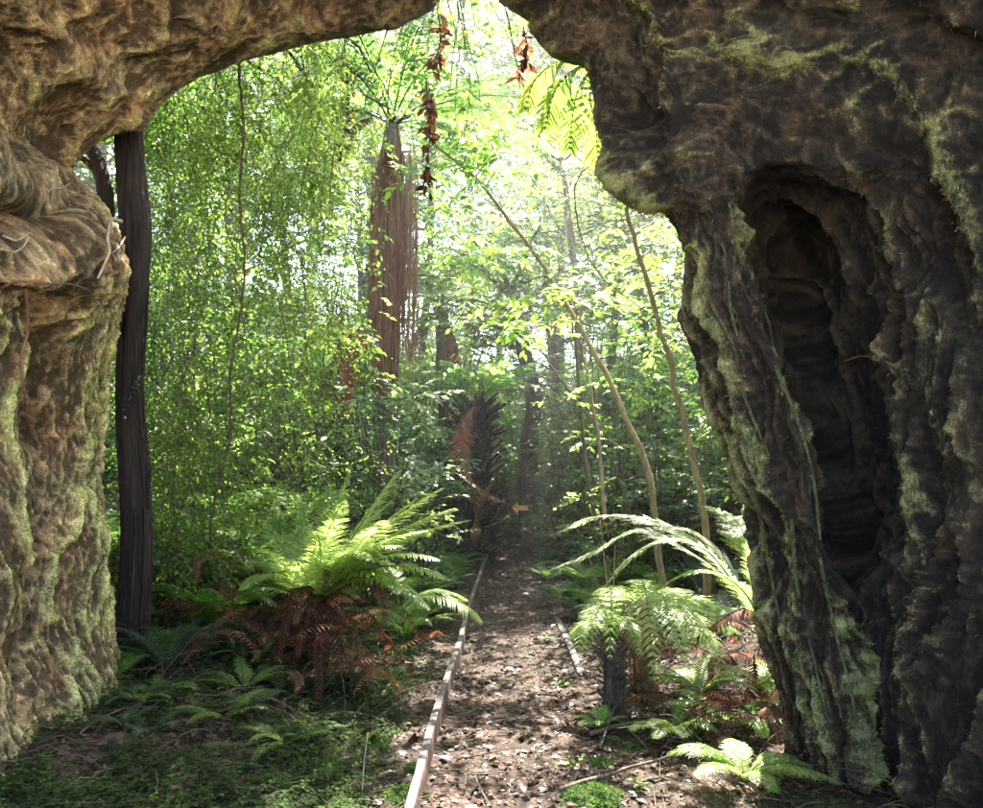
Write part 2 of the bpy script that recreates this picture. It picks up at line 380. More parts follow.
    moss = .42 * (k1 - .35) + .45 * (k2 - .35) + .30 * (k3 - .35) + .35 * fin - .5 * hol - .10
    def seg_dist(poly):
        best = np.full(len(P), 1e9)
        for (x0, y0), (x1, y1) in zip(poly[:-1], poly[1:]):
            dx, dy = x1 - x0, y1 - y0; t = np.clip(((px - x0) * dx + (py - y0) * dy) / (dx * dx + dy * dy), 0, 1)
            best = np.minimum(best, np.hypot(px - x0 - t * dx, py - y0 - t * dy))
        return best
    jit = 7 * fbm(P * 9 + 90, 3)
    def feat(poly, w, amp, mo=0.0):
        nonlocal disp, moss
        w = w * (.68 if amp > 0 and w < 10 else 1); g = np.exp(-(np.abs(seg_dist(poly) + jit) / w) ** 1.5) * vis * (RRv > 2.6)
        disp = disp + amp * g; moss = moss + mo * g
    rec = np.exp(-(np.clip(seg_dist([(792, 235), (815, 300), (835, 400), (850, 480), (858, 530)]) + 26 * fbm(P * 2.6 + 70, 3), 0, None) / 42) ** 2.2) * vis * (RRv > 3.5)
    disp = disp * (1 - .35 * rec) - .075 * rec + .09 * rec * fbm(q * np.array([5, 5, 1.1]) + 33, 3); moss = moss - .4 * rec  # moss also lowered in the recess, painting its shade darker
    # ledge, hole, cleft of the near left wall
    feat([(8, 224), (40, 215), (60, 205)], 15, -.22, -.8)
    feat([(0, 262), (60, 262), (72, 240)], 20, .13, -.1)
    feat([(0, 268), (70, 282), (110, 262)], 14, .05, .1)
    feat([(32, 300), (44, 345), (36, 400), (42, 430)], 15, -.16, -.8)
    feat([(42, 430), (44, 520), (32, 600), (28, 690)], 5, -.07, -.6)
    feat([(95, 235), (98, 275)], 10, -.12, -.8)
    feat([(62, 210), (80, 250), (72, 290)], 12, .08, .1)
    feat([(8, 300), (10, 480), (4, 620)], 22, .07, .25)
    feat([(75, 320), (80, 450), (82, 650), (90, 760)], 26, .05, .3)
    feat([(0, 100), (60, 75), (140, 40), (230, 28)], 22, .05, .12)
    feat([(60, 20), (120, 60)], 25, -.08, -.2)
    feat([(120, 118), (145, 108)], 10, -.07, -.3)
    # crests and hollows of the right side
    feat([(726, 195), (740, 245), (770, 330), (778, 365), (800, 430), (815, 480), (818, 520), (825, 570), (838, 640), (850, 700), (862, 760), (872, 810)], 8, .075, .9)
    feat([(700, 240), (708, 300), (735, 350), (748, 400), (770, 460), (788, 520), (793, 590), (812, 660), (830, 730), (840, 800)], 7, .06, .75)
    feat([(690, 320), (715, 385), (742, 440), (757, 500), (765, 560), (780, 640)], 6, .03, .5)
    feat([(655, 100), (668, 60), (655, 20), (640, -10)], 8, .06, .7)
    feat([(618, 95), (640, 120), (632, 75)], 20, -.2, -1)
    feat([(610, 20), (650, 60)], 14, -.06, -.4)
    feat([(735, 50), (775, 75), (830, 50), (880, 60), (925, 120), (958, 190), (984, 270)], 14, .06, .6)
    feat([(930, 210), (952, 260), (965, 330)], 12, -.10, -.5)
    feat([(870, 290), (900, 370), (912, 440), (925, 520), (945, 600), (940, 680)], 9, .055, .3)
    feat([(835, 600), (858, 660), (862, 740)], 8, .05, .45)
    feat([(895, 545), (905, 620), (920, 700), (935, 760)], 9, .05, .35)
    feat([(770, 200), (800, 330), (840, 470), (850, 560)], 30, -.10, -1.2)  # moss value cut so the recess shade is painted into the colour
    feat([(870, 330), (880, 450), (890, 560)], 14, -.05, -.5)
    feat([(690, 190), (780, 160), (870, 165)], 14, .05, .1)
    feat([(900, 20), (983, 60)], 22, -.10, -.5)
    feat([(760, 10), (830, 25)], 22, -.08, -.4)
    feat([(605, 165), (620, 190), (660, 200)], 10, .05, .5)
    # bias by area
    moss = moss + .16 * left * np.clip((py - 280) / 60, 0, 1) - .04 * (1 - left) * (px < 400)
    moss = moss + .25 * np.clip(1 - np.abs(RRv - 3.1) / .5, 0, 1)
    P2 = P + nn * disp[:, None]
    dark = np.clip(.42 + .42 * (k1 - .35) + .5 * (k2 - .35) + .4 * (k3 - .35) + .7 * fin - .9 * hol + .25 * med, 0, 1)  # hollows get darker colour that stands in for crease shade
    i = np.arange(NS - 1)[:, None] * NR; j = np.arange(NR - 1)[None]
    Q = np.stack([i + j, i + j + 1, i + NR + j + 1, i + NR + j], -1)      # (NS-1,NR-1,4)
    cuts = [('cave_wall_left', 0, int(NS * (S[14] / S[-1])), 'mossy brown cave wall with ledge and cleft in front of the dark trunk'),
            ('cave_ceiling', int(NS * (S[14] / S[-1])), int(NS * (S[35] / S[-1])), 'brown fibrous rock ceiling overhanging the tunnel mouth'),
            ('cave_wall_right', int(NS * (S[35] / S[-1])), NS - 1, 'dark fluted cave wall with moss covered crests')]
    obs = []
    for name, a, b, lab in cuts:
        g = P2.reshape(NS, NR, 3)[a:b + 1].reshape(-1, 3); mb = MB()
        ii = np.arange(b - a)[:, None] * NR
        q_ = np.stack([ii + j, ii + j + 1, ii + NR + j + 1, ii + NR + j], -1).reshape(-1, 4)
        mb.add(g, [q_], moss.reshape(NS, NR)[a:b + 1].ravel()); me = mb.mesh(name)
        at2 = me.attributes.new('crease_shade', 'FLOAT', 'POINT'); at2.data.foreach_set('value', dark.reshape(NS, NR)[a:b + 1].ravel().astype(np.float32))
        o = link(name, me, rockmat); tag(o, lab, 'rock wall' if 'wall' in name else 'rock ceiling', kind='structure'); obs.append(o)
    pp = P2.reshape(NS, NR, 3)
    ppx = CX + F * pp[..., 0] / np.clip(pp[..., 1], .3, None); ppy = HY - F * (pp[..., 2] - CAMZ) / np.clip(pp[..., 1], .3, None)
    nrm = nn.reshape(NS, NR, 3)
    return pp, ppx, ppy, nrm, np.broadcast_to(rr, (NS, NR)), moss.reshape(NS, NR)
def rock_material():
    m, nt, out = new_mat('mossy_rock_painted_shade')
    mv = N(nt, 'ShaderNodeAttribute', attribute_name='var').outputs['Fac']; rv = N(nt, 'ShaderNodeAttribute', attribute_name='crease_shade').outputs['Fac']
    w = wpos(nt); ws = wpos(nt, (70, 70, 22)); n1 = noise(nt, 1, 5, ws, .7, 1.5); n2 = noise(nt, 3.2, 5, w, .6); n3 = noise(nt, 14, 4, w, .6); n4 = noise(nt, 120, 2, w, .6)
    base = ramp(nt, n3, [(.25, (.10, .076, .050)), (.5, (.20, .155, .10)), (.72, (.32, .265, .175))])
    red = ramp(nt, n2, [(.35, (1.08, .88, .74)), (.65, (.86, .92, .86))]); base = mixc(nt, 1.0, base, red, 'MULTIPLY')
    rel = ramp(nt, math_(nt, 'ADD', rv, math_(nt, 'MULTIPLY', math_(nt, 'SUBTRACT', n1, .5), .9)), [(.10, (.24, .23, .22)), (.45, (.82, .81, .79)), (.85, (1.4, 1.38, 1.32))])  # crease shade multiplied into the rock colour
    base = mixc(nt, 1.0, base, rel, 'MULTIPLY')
    mm = math_(nt, 'ADD', mv, math_(nt, 'ADD', math_(nt, 'MULTIPLY', math_(nt, 'SUBTRACT', n1, .5), 1.1), math_(nt, 'MULTIPLY', math_(nt, 'SUBTRACT', n2, .5), 1.0)))
    mf = ramp(nt, mm, [(.10, (0, 0, 0)), (.55, (1, 1, 1))])
    mc = ramp(nt, math_(nt, 'ADD', math_(nt, 'MULTIPLY', n3, .6), math_(nt, 'MULTIPLY', n1, .4)), [(.3, (.09, .095, .035)), (.48, (.22, .225, .09)), (.68, (.44, .43, .23))])
    c = mixc(nt, mf, base, mixc(nt, .6, mc, mixc(nt, 1.0, mc, rel, 'MULTIPLY')))
    c = mixc(nt, 1.0, c, ramp(nt, n4, [(.3, (.55, .55, .55)), (.7, (1.4, 1.4, 1.4))]), 'MULTIPLY')
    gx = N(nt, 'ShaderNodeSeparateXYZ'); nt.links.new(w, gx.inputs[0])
    side = ramp(nt, math_(nt, 'ADD', math_(nt, 'MULTIPLY', gx.outputs[0], .2), .5), [(.10, (2.7, 2.5, 2.1)), (.35, (1.25, 1.2, 1.1)), (.66, (.40, .40, .40)), (.85, (.27, .27, .28))])  # lit left wall and shaded right wall put into the rock colour
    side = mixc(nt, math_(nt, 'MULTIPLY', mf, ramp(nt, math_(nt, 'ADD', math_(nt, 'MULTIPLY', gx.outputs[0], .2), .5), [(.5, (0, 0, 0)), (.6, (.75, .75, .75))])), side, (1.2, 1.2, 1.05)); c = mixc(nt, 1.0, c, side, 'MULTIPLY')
    p = N(nt, 'ShaderNodeBsdfPrincipled', i_Roughness=.8); p.inputs['Specular IOR Level'].default_value = .3; nt.links.new(c, p.inputs['Base Color'])
    h = math_(nt, 'ADD', math_(nt, 'MULTIPLY', n1, 1.2), math_(nt, 'ADD', n3, math_(nt, 'MULTIPLY', n4, .5)))
    nt.links.new(bump(nt, h, 1.0, .03), p.inputs['Normal']); nt.links.new(p.outputs[0], out.inputs[0]); return m

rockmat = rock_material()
ROCK = build_rock()
# ------------------------------------------------------------------ leaf templates and generators
LEAF6 = (np.array([[0, 0, 0], [-.24, .34, .05], [0, .36, 0], [.24, .34, .05], [-.19, .68, .02], [0, .7, -.03], [.19, .68, .02], [0, 1, -.10]]),
         [np.array([[0, 2, 1], [0, 3, 2], [4, 5, 7], [5, 6, 7]]), np.array([[1, 2, 5, 4], [2, 3, 6, 5]])])
LEAF4 = (np.array([[0, 0, 0], [-.26, .5, .06], [0, .5, 0], [.26, .5, .06], [0, 1, -.06]]), [np.array([[0, 2, 1], [0, 3, 2], [1, 2, 4], [2, 3, 4]])])
KITE = (np.array([[0, 0, 0], [.3, .45, .03], [0, 1, 0], [-.3, .45, .03]]), [np.array([[0, 1, 2, 3]])])
BLADE = (np.array([[-.5, 0, 0], [.5, 0, 0], [0, 1, 0]]), [np.array([[0, 1, 2]])])
PRISM = (np.array([[.5, 0, 0], [-.25, 0, .43], [-.25, 0, -.43], [.3, 1, 0], [-.15, 1, .26], [-.15, 1, -.26]]), [np.array([[0, 1, 4, 3], [1, 2, 5, 4], [2, 0, 3, 5]])])
UP = np.array([0, 0, 1.])
def rdir(n, zlo=-1, zhi=1):
    z = RS.uniform(zlo, zhi, n); a = RS.uniform(0, 2 * math.pi, n); c = np.sqrt(1 - z * z); return np.stack([c * np.cos(a), c * np.sin(a), z], 1)
def put(mb, tpl, pos, Y, nrm, size, var, width=1.0):
    Y = norm(Y); X = norm(np.cross(Y, nrm)); Z = np.cross(X, Y); s = np.asarray(size, float).reshape(-1, 1) * np.ones((len(pos), 1))
    mb.inst(tpl[0], tpl[1], np.asarray(pos, float), X * s * width, Y * s, Z * s, var)
def twigs(wood, leaf, P, D, L, n, size, tpl=LEAF4, droop=.25, ang=55, tw=.004, var=None, lw=1.0, jitter=.35):
    P = np.asarray(P, float); D = norm(D); N_ = len(P); L = np.asarray(L, float) * np.ones(N_)
    if wood is not None:
        ref = norm(np.cross(D, UP + .01)); z2 = np.cross(ref, D); mid = P + D * (L * .5)[:, None] - UP * (droop * L * .25)[:, None]; end = P + D * L[:, None] - UP * (droop * L)[:, None]
        for a, b in ((P, mid), (mid, end)): wood.inst(PRISM[0], PRISM[1], a, ref * tw, b - a, z2 * tw, .5)
    t = (np.arange(n) + .8) / n; side = np.where(np.arange(n) % 2, 1., -1.)
    T = (t[None] + RS.normal(0, .03, (N_, n))).clip(.05, 1.02); sd = side[None] * np.ones((N_, n))
    pos = P[:, None] + D[:, None] * (L[:, None] * T)[..., None] - UP * (droop * L[:, None] * T ** 2)[..., None]
    tan = norm(D[:, None] - UP * (2 * droop * T)[..., None] * .7); S = norm(np.cross(tan, UP + np.array([.01, .02, 0])))
    a = R(ang) * (1 - .5 * t)[None, :, None]
    Y = tan * np.cos(a) + S * np.sin(a) * sd[..., None] + RS.normal(0, jitter, pos.shape) * .6 - UP * .15
    nr = UP + RS.normal(0, jitter, pos.shape)
    v = (RS.uniform(.2, .8, (N_, 1)) if var is None else np.asarray(var).reshape(-1, 1) * np.ones((N_, 1))) + RS.normal(0, .14, (N_, n))
    sz = size * RS.uniform(.55, 1.15, (N_, n))
    put(leaf, tpl, pos.reshape(-1, 3), Y.reshape(-1, 3), nr.reshape(-1, 3), sz.ravel(), v.ravel().clip(0, 1), lw)
def wob(a, b, n=8, amp=.06):
    a = np.asarray(a, float); b = np.asarray(b, float); t = np.linspace(0, 1, n)[:, None]; L = np.linalg.norm(b - a)
    o = np.stack([fbm(np.concatenate([t * 2.3, t * 0 + RS.rand() * 50, t * 0 + RS.rand() * 50], 1), 2) for _ in range(3)], 1)
    return a + (b - a) * t + o * amp * L * np.sin(t * math.pi) * 2
def crown(wood, leaf, root_pts, centres, rad, per, twigL, n, size, tpl=LEAF4, droop=.25, tw=.006, limb_r=.03, lw=1.0):
    """limbs from the nearest point of the stem to each clump centre, then leafy twigs round it"""
    root_pts = np.asarray(root_pts, float)
    for c in centres:
        if c[2] > 0 and c[1] > 6.9:          # leave sunflecks on the track and on the near ferns
            f1 = c - np.array(sd) / sd.z * c[2]; f2 = c - np.array(sd) / sd.z * (c[2] - 1.1)
            if ((-.3 < f1[0] < .85 and 4.6 < f1[1] < 9.4) or (.4 < f2[0] < 1.8 and 4.6 < f2[1] < 6.3) or (-1.6 < f2[0] < -.3 and 5.2 < f2[1] < 6.8)) and (math.sin(c[0] * 37.7 + c[1] * 91.3) > -.45): continue
        low = root_pts[root_pts[:, 2] < c[2] + .1]; low = low if len(low) else root_pts
        k = np.argmin(np.linalg.norm(low - c, axis=1) + .3 * np.abs(low[:, 2] - c[2] + .5 * rad)); a = low[k]
        pl = wob(a, c, 8); pl[:, 2] += np.sin(np.linspace(0, math.pi, 8)) * .06 * np.linalg.norm(c - a)
        wood.tube(pl, [limb_r, limb_r * .35], 5, cap=False)
        m = max(3, int(per * RS.uniform(.6, 1.3))); d = rdir(m, -.5, .9); P = c + d * (RS.uniform(.05, .75, m) ** .8)[:, None] * rad * np.array([1, 1, .6])
        wood.inst(PRISM[0], PRISM[1], np.repeat([c - 0 * c], m, 0) + 0, norm(np.cross(d, UP + .01)) * tw, P - c, np.cross(norm(np.cross(d, UP + .01)), d) * tw, .5)
        vc = RS.uniform(.15, .85)
        D = norm(d * np.array([1, 1, .45]) + rdir(m) * .45)
        twigs(wood, leaf, P, D, twigL * RS.uniform(.6, 1.3, m), n, size, tpl, droop, tw=tw, var=np.clip(vc + RS.normal(0, .1, m), 0, 1), lw=lw)

def stubs(mb, P, rad, n, L, w, el=(.3, 1.2)):
    """old frond bases standing out of a tree fern trunk"""
    i = RS.randint(1, len(P) - 1, n); r = np.interp(np.linspace(0, 1, len(P)), np.linspace(0, 1, len(rad)), rad)[i]; a = RS.uniform(0, 6.283, n)
    d = np.stack([np.cos(a), np.sin(a), 0 * a], 1); Y = norm(d + UP * RS.uniform(el[0], el[1], n)[:, None]) * (L * RS.uniform(.4, 1.2, n))[:, None]; X = norm(np.cross(Y, UP)); Z = norm(np.cross(X, Y))
    mb.inst(PRISM[0], PRISM[1], P[i] + d * (r * .85)[:, None], X * w, Y, Z * w, RS.uniform(0, 1, n))
# ---- fronds
def frond(mb, pts, width, style='comb', npin=34, stipe=.14, rach=.006, var=.5, pw=.30, droop=.25, up=None, tipness=.5, nseg=60):
    """pts: curve of the midrib; width: longest leaflet"""
    C = crom(pts, nseg); L = np.sum(np.linalg.norm(np.diff(C, axis=0), axis=1)); T = norm(np.gradient(C, axis=0))
    upv = UP if up is None else np.asarray(up, float)
    mb.tube(C, [rach, rach * .25], 4, var=.02, cap=False)
    u = stipe + (1 - stipe) * (np.arange(npin) + .4) / npin
    idx = u * (nseg - 1); i0 = np.clip(idx.astype(int), 0, nseg - 2); f = (idx - i0)[:, None]
    pos = C[i0] * (1 - f) + C[i0 + 1] * f; tan = norm(T[i0] * (1 - f) + T[i0 + 1] * f)
    S = norm(np.cross(tan, upv + tan * .01)); Nn = np.cross(S, tan)
    s = (u - stipe) / (1 - stipe); prof = np.clip((s / .28), .25, 1) ** .6 * np.clip((1 - s) / (1 - .3), 0.03, 1) ** tipness
    for sg in (-1, 1):
        ln = width * prof * RS.uniform(.9, 1.06, npin)
        lean = R(62) - R(22) * s; Y = tan * np.cos(lean)[:, None] + S * (sg * np.sin(lean))[:, None] - Nn * droop * .5 + RS.normal(0, .045, (npin, 3))
        Y = norm(Y); vv = np.clip(var + RS.normal(0, .10, npin), 0, 1)
        if style == 'comb':      # long undivided leaflets with a drooping tip
            gap = L * (1 - stipe) / npin; tplv = np.array([[-.5, 0, 0], [0, 0, -.06], [.5, 0, 0], [-.5, .3, .02], [0, .32, 0], [.5, .3, .02], [-.36, .65, -.03], [0, .66, -.05], [.36, .65, -.03], [0, 1, -.16]])
            fs = [np.array([[0, 1, 4, 3], [1, 2, 5, 4], [3, 4, 7, 6], [4, 5, 8, 7]]), np.array([[6, 7, 9], [7, 8, 9]])]
            X = norm(np.cross(Y, Nn)); Z = np.cross(X, Y); wd = np.minimum(gap * pw * 2.5, ln * .45)
            mb.inst(tplv, fs, pos, X * wd[:, None], Y * ln[:, None], Z * ln[:, None] * .9, vv)
        else:                    # twice divided: a thin rib with small pinnules
            k = 15 if style == 'bi' else 9
            tt = (np.arange(k) + .5) / k; X = norm(np.cross(Y, Nn)); Z = np.cross(X, Y)
            pp = pos[:, None] + Y[:, None] * (ln[:, None] * tt)[..., None] - Z[:, None] * (ln[:, None] * tt ** 2 * droop * .6)[..., None]
            pl = (ln[:, None] / k * 2.1) * (np.clip((1 - tt) / .75, .15, 1) ** .7)[None]
            for s2 in (-1, 1):
                Yd = norm(X * s2 + Y * .55)[:, None] + RS.normal(0, .08, pp.shape)
                put(mb, KITE, pp.reshape(-1, 3), Yd.reshape(-1, 3), np.repeat(Z, k, 0) + RS.normal(0, .18, (npin * k, 3)), pl.ravel(), np.repeat(vv, k), .95)
            mb.inst(PRISM[0], PRISM[1], pos, X * .0022, Y * ln[:, None] - Z * (ln * droop * .5)[:, None], Z * .0022, .05)
def arc(base, az, L, el0, el1, n=9):
    """frond curve leaving base at elevation el0 (deg) and bending to el1"""
    t = np.linspace(0, 1, n); e = np.radians(el0 + (el1 - el0) * t ** 1.2); d = np.stack([np.cos(e) * math.sin(az), np.cos(e) * math.cos(az), np.sin(e)], 1)
    return np.asarray(base, float) + np.concatenate([[[0, 0, 0]], np.cumsum(d[:-1] * L / (n - 1), axis=0)])
def arcto(a, b, lift=.25, side=0.0, n=9):
    a = np.asarray(a, float); b = np.asarray(b, float); t = np.linspace(0, 1, n)[:, None]; L = np.linalg.norm(b - a)
    sv = norm(np.cross(b - a, UP)); return a + (b - a) * t + (UP * lift * L + sv * side * L) * (4 * t * (1 - t)) * (1 - .25 * t)
def fern_plant(name, loc, label, group, fr, mat, nm='frond', **kw):
    """fr: list of curves"""
    t = thing(name, loc, label, 'fern', group)
    for k, c in enumerate(fr):
        mb = MB(); kk = dict(kw); kk['var'] = float(np.clip(kw.get('var', .5) + RS.normal(0, .15), 0, 1)); frond(mb, c, **kk); part(nm, mb, mat, t)
    return t
def dead_fronds(t, curves, mat, **kw):
    for c in curves:
        mb = MB(); kk = dict(kw); frond(mb, c, **kk); part('dead_frond', mb, mat, t, 'withered red brown frond')

# ---- materials
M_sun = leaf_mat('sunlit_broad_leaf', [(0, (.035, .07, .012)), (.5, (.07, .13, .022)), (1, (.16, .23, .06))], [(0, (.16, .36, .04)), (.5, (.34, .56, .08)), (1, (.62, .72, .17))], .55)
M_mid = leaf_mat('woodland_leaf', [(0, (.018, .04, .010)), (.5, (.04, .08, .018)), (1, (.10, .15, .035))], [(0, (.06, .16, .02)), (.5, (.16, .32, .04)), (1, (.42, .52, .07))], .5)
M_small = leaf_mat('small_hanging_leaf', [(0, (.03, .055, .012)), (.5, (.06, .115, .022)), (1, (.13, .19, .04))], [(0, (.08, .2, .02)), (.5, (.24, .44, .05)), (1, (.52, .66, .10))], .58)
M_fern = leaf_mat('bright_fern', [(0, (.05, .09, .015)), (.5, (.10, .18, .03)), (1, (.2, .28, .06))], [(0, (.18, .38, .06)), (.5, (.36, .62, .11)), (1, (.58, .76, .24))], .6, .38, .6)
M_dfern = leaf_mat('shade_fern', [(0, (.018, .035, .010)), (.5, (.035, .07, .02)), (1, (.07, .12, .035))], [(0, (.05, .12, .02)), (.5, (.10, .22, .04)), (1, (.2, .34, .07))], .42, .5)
M_white = leaf_mat('frond_painted_sunlit', [(0, (.30, .34, .20)), (.5, (.45, .50, .32)), (1, (.6, .62, .45))], [(0, (.3, .42, .14)), (.5, (.5, .62, .25)), (1, (.7, .8, .4))], .45, .35, .6)  # pale reflectance stands in for direct sun glare on these fronds
M_rust = leaf_mat('rust_orange_frond', [(0, (.15, .055, .028)), (.5, (.28, .11, .055)), (1, (.42, .22, .12))], [(0, (.2, .06, .03)), (.5, (.42, .14, .06)), (1, (.6, .28, .12))], .45, .7, .2)
M_dead = leaf_mat('withered_frond', [(0, (.025, .012, .008)), (.5, (.085, .032, .017)), (1, (.18, .085, .045))], [(0, (.04, .015, .008)), (.5, (.18, .055, .022)), (1, (.4, .17, .06))], .35, .7, .2)
M_litter = leaf_mat('fallen_leaf', [(0, (.014, .007, .004)), (.5, (.040, .020, .010)), (.85, (.095, .050, .024)), (1, (.24, .15, .085))], [(0, (.05, .02, .01)), (.5, (.14, .07, .03)), (1, (.3, .2, .1))], .12, .5, .35)
M_pale = leaf_mat('pale_grey_green_leaf', [(0, (.07, .11, .06)), (.5, (.13, .19, .10)), (1, (.24, .30, .18))], [(0, (.14, .26, .08)), (.5, (.3, .45, .16)), (1, (.5, .62, .3))], .5, .4, .6)
M_lime = leaf_mat('glowing_lime_fern', [(0, (.10, .16, .03)), (.5, (.19, .28, .055)), (1, (.30, .40, .11))], [(0, (.24, .42, .05)), (.5, (.42, .64, .10)), (1, (.62, .78, .22))], .5, .4, .6)
M_creep = leaf_mat('creeping_leaf', [(0, (.016, .032, .008)), (.5, (.035, .065, .014)), (1, (.075, .12, .025))], [(0, (.04, .10, .015)), (.5, (.09, .19, .03)), (1, (.18, .3, .05))], .4, .85, .15)
B_dark = bark_mat('dark_fibrous_bark', (.03, .022, .017), (.13, .095, .07), (26, 26, 2.2), strength=1)
B_black = bark_mat('near_black_fibrous_bark', (.008, .006, .005), (.05, .036, .027), (26, 26, 2.2), strength=1)
B_brown = bark_mat('brown_bark', (.04, .028, .018), (.15, .11, .075), (30, 30, 5), .25)
B_pale = bark_mat('pale_sapling_bark', (.12, .09, .045), (.36, .28, .15), (35, 35, 7), .25, mosscol=(.16, .17, .05))
B_fib = bark_mat('red_brown_root_fibre', (.09, .045, .025), (.36, .20, .115), (60, 60, 4), strength=.8)
B_root = bark_mat('pale_root', (.22, .15, .09), (.55, .44, .30), (25, 25, 25), strength=.6)
B_twig = bark_mat('twig_bark', (.03, .022, .014), (.12, .09, .06), (40, 40, 10))
# ------------------------------------------------------------------ tree with the dark trunk and its hanging foliage
def bush(base, centres, label, leaf, size=.08, per=9, rad=.28, n=7, name='bush', group=None, tpl=LEAF4, tL=.22, cat='bush', lr=.012):
    t = thing(name, base, label, cat, group); w_, l_ = MB(), MB(); b = np.asarray(base, float)
    crown(w_, l_, np.stack([b, b + [0.02, 0, .06]]), [np.asarray(q) for q in centres], rad, per, tL, n, size, tpl, .25, .004, lr)
    part('stem', w_, B_twig, t); part('foliage', l_, leaf, t); return t
def stem(px_pts, n=26): return crom([at(*p) for p in px_pts], n)
def strands(mb, P, r, rad, count, L0, L1, thick, spread=1.05):
    """fine vertical fibres laid over a trunk"""
    for _ in range(count):
        a = RS.uniform(0, 2 * math.pi); i = RS.randint(0, len(P) - 2); h = min(RS.uniform(L0, L1), (P[i, 2] - P[:, 2].min()) * RS.uniform(.35, 1) + .02)
        z0 = P[i, 2]; k = np.linspace(0, 1, 6); z = z0 - h * k; z = np.clip(z, P[:, 2].min() - .05, None)
        o = np.argsort(P[:, 2]); cx = np.interp(z, P[o, 2], P[o, 0]); cy_ = np.interp(z, P[o, 2], P[o, 1]); rr = np.interp(z, P[o, 2], np.asarray(rad)[o])
        a2 = a + RS.normal(0, .25) * k; rr = rr * (spread + RS.uniform(0, .10))
        mb.tube(np.stack([cx + rr * np.cos(a2), cy_ + rr * np.sin(a2), z], 1) + RS.normal(0, .003, (6, 3)), [thick, thick * .6], 3, var=RS.rand(), cap=False)
T1 = np.array([at(134, 815, 5.2), at(133, 700, 5.2), at(136, 560, 5.2), at(131, 420, 5.2), at(134, 280, 5.2), at(130, 150, 5.2), at(133, -60, 5.2), at(150, -260, 5.3)])
C1 = crom(T1, 40); C1[:, 0] += .012 * np.sin(np.arange(40) * .7)
tr = thing('tree', [C1[0][0], C1[0][1], C1[0][2]], 'dark straight trunk with fibrous bark beside the mossy cave wall, draped in tiny leaves', 'tree')
mb = MB(); rad1 = np.interp(np.linspace(0, 1, 40), [0, .08, .4, 1], [.24, .10, .075, .066]); mb.tube(C1, rad1, 26, rough=.6); strands(mb, C1, None, rad1, 340, .3, 1.4, .007, 1.0); strands(mb, C1, None, rad1 * 1.15, 60, .3, .9, .004, 1.0); part('trunk', mb, B_black, tr)
mb = MB()
for pts, r0, r1 in (([(108, 262, 5.35), (106, 210, 5.4), (103, 180, 5.4), (92, 150, 5.5), (60, 120, 5.6)], .06, .035), ([(103, 182, 5.4), (88, 163, 5.45), (70, 152, 5.5)], .03, .012),
                    ([(134, 300, 5.25), (118, 275, 5.3), (108, 262, 5.35)], .03, .05)):
    mb.tube(stem(pts, 16), [r0, r1], 10, rough=.15)
part('limb', mb, B_black, tr)
limbw = MB(); tops = []
for k in range(9):
    a = C1[int(30 + k)]; b = np.array([RS.uniform(-2.3, -.9), RS.uniform(5.9, 7.6), RS.uniform(4.6, 5.8)]); pl = wob(a, b, 10, .1); limbw.tube(pl, [.035, .010], 6, cap=False); tops.append(pl)
part('branch', limbw, B_dark, tr)
def curtain(nst, xr, yr, zt, zb, dens, size, var0, dens_fn=None):
    lf, wd = MB(), MB()
    for _ in range(nst):
        y = RS.uniform(*yr); u_ = RS.rand() ** 1.35; x = ((xr[0] + (xr[1] - xr[0]) * u_) - CX) / F * y; z0 = RS.uniform(zb + .5, zt) if RS.rand() < .72 else zt - RS.uniform(0, .5); L = RS.uniform(.5, 1.5)
        L = min(L, z0 - zb); k = max(5, int(L / .16)); t = np.linspace(0, 1, k); sw = RS.normal(0, .26, 2); sz_ = size * RS.choice([.75, 1.0, 1.3, 1.75], p=[.3, .3, .25, .15])
        c = np.stack([x + sw[0] * t ** 2 + .03 * np.sin(t * 5 + x * 9), y + sw[1] * t ** 2, z0 - L * t], 1)
        wd.tube(c, [.0028, .001], 3, cap=False)
        # side twiglets that droop, then tiny leaves
        m = max(6, int(L * 22)); tt = RS.uniform(0.02, 1, m); P = np.stack([np.interp(tt, t, c[:, q]) for q in range(3)], 1)
        D = rdir(m, -.85, .15); v = np.clip(var0 + .45 * u_ + RS.normal(0, .12), 0, 1)
        twigs(wd, lf, P, D, RS.uniform(.10, .38, m), dens, sz_, KITE, .45, 60, .002, var=np.full(m, v), lw=.9, jitter=.5)
    return wd, lf
wd, lf = curtain(300, (135, 345), (5.7, 7.4), 5.3, 1.15, 9, .031, .35)
part('twig', wd, B_twig, tr); part('foliage', lf, M_small, tr)
wd, lf = curtain(40, (140, 215), (5.5, 6.2), 4.9, .9, 9, .026, .1)
part('twig', wd, B_twig, tr); part('foliage', lf, M_small, tr)
# climber with larger leaves threading through the curtain
t = thing('climber', at(300, 60, 6.2), 'climber with larger lime leaves trailing in strings through the curtain of tiny leaves', 'climbing plant')
wd, lf = MB(), MB()
for k in range(34):
    px = RS.uniform(190, 365); d = RS.uniform(5.9, 7.4); y0 = RS.uniform(60, 330); y1 = y0 + RS.uniform(90, 230); c_ = stem([(px, y0, d), (px + RS.normal(0, 14), (y0 + y1) / 2, d), (px + RS.normal(0, 25), y1, d)], 16); wd.tube(c_, .003, 3, cap=False)
    m = 16; i = RS.randint(1, 15, m); twigs(wd, lf, c_[i], rdir(m, -.6, .3), RS.uniform(.06, .16, m), 4, RS.uniform(.05, .075), LEAF4, .4, 60, .002, var=np.full(m, RS.uniform(.5, 1)))
part('stem', wd, B_twig, t); part('foliage', lf, M_sun, t)
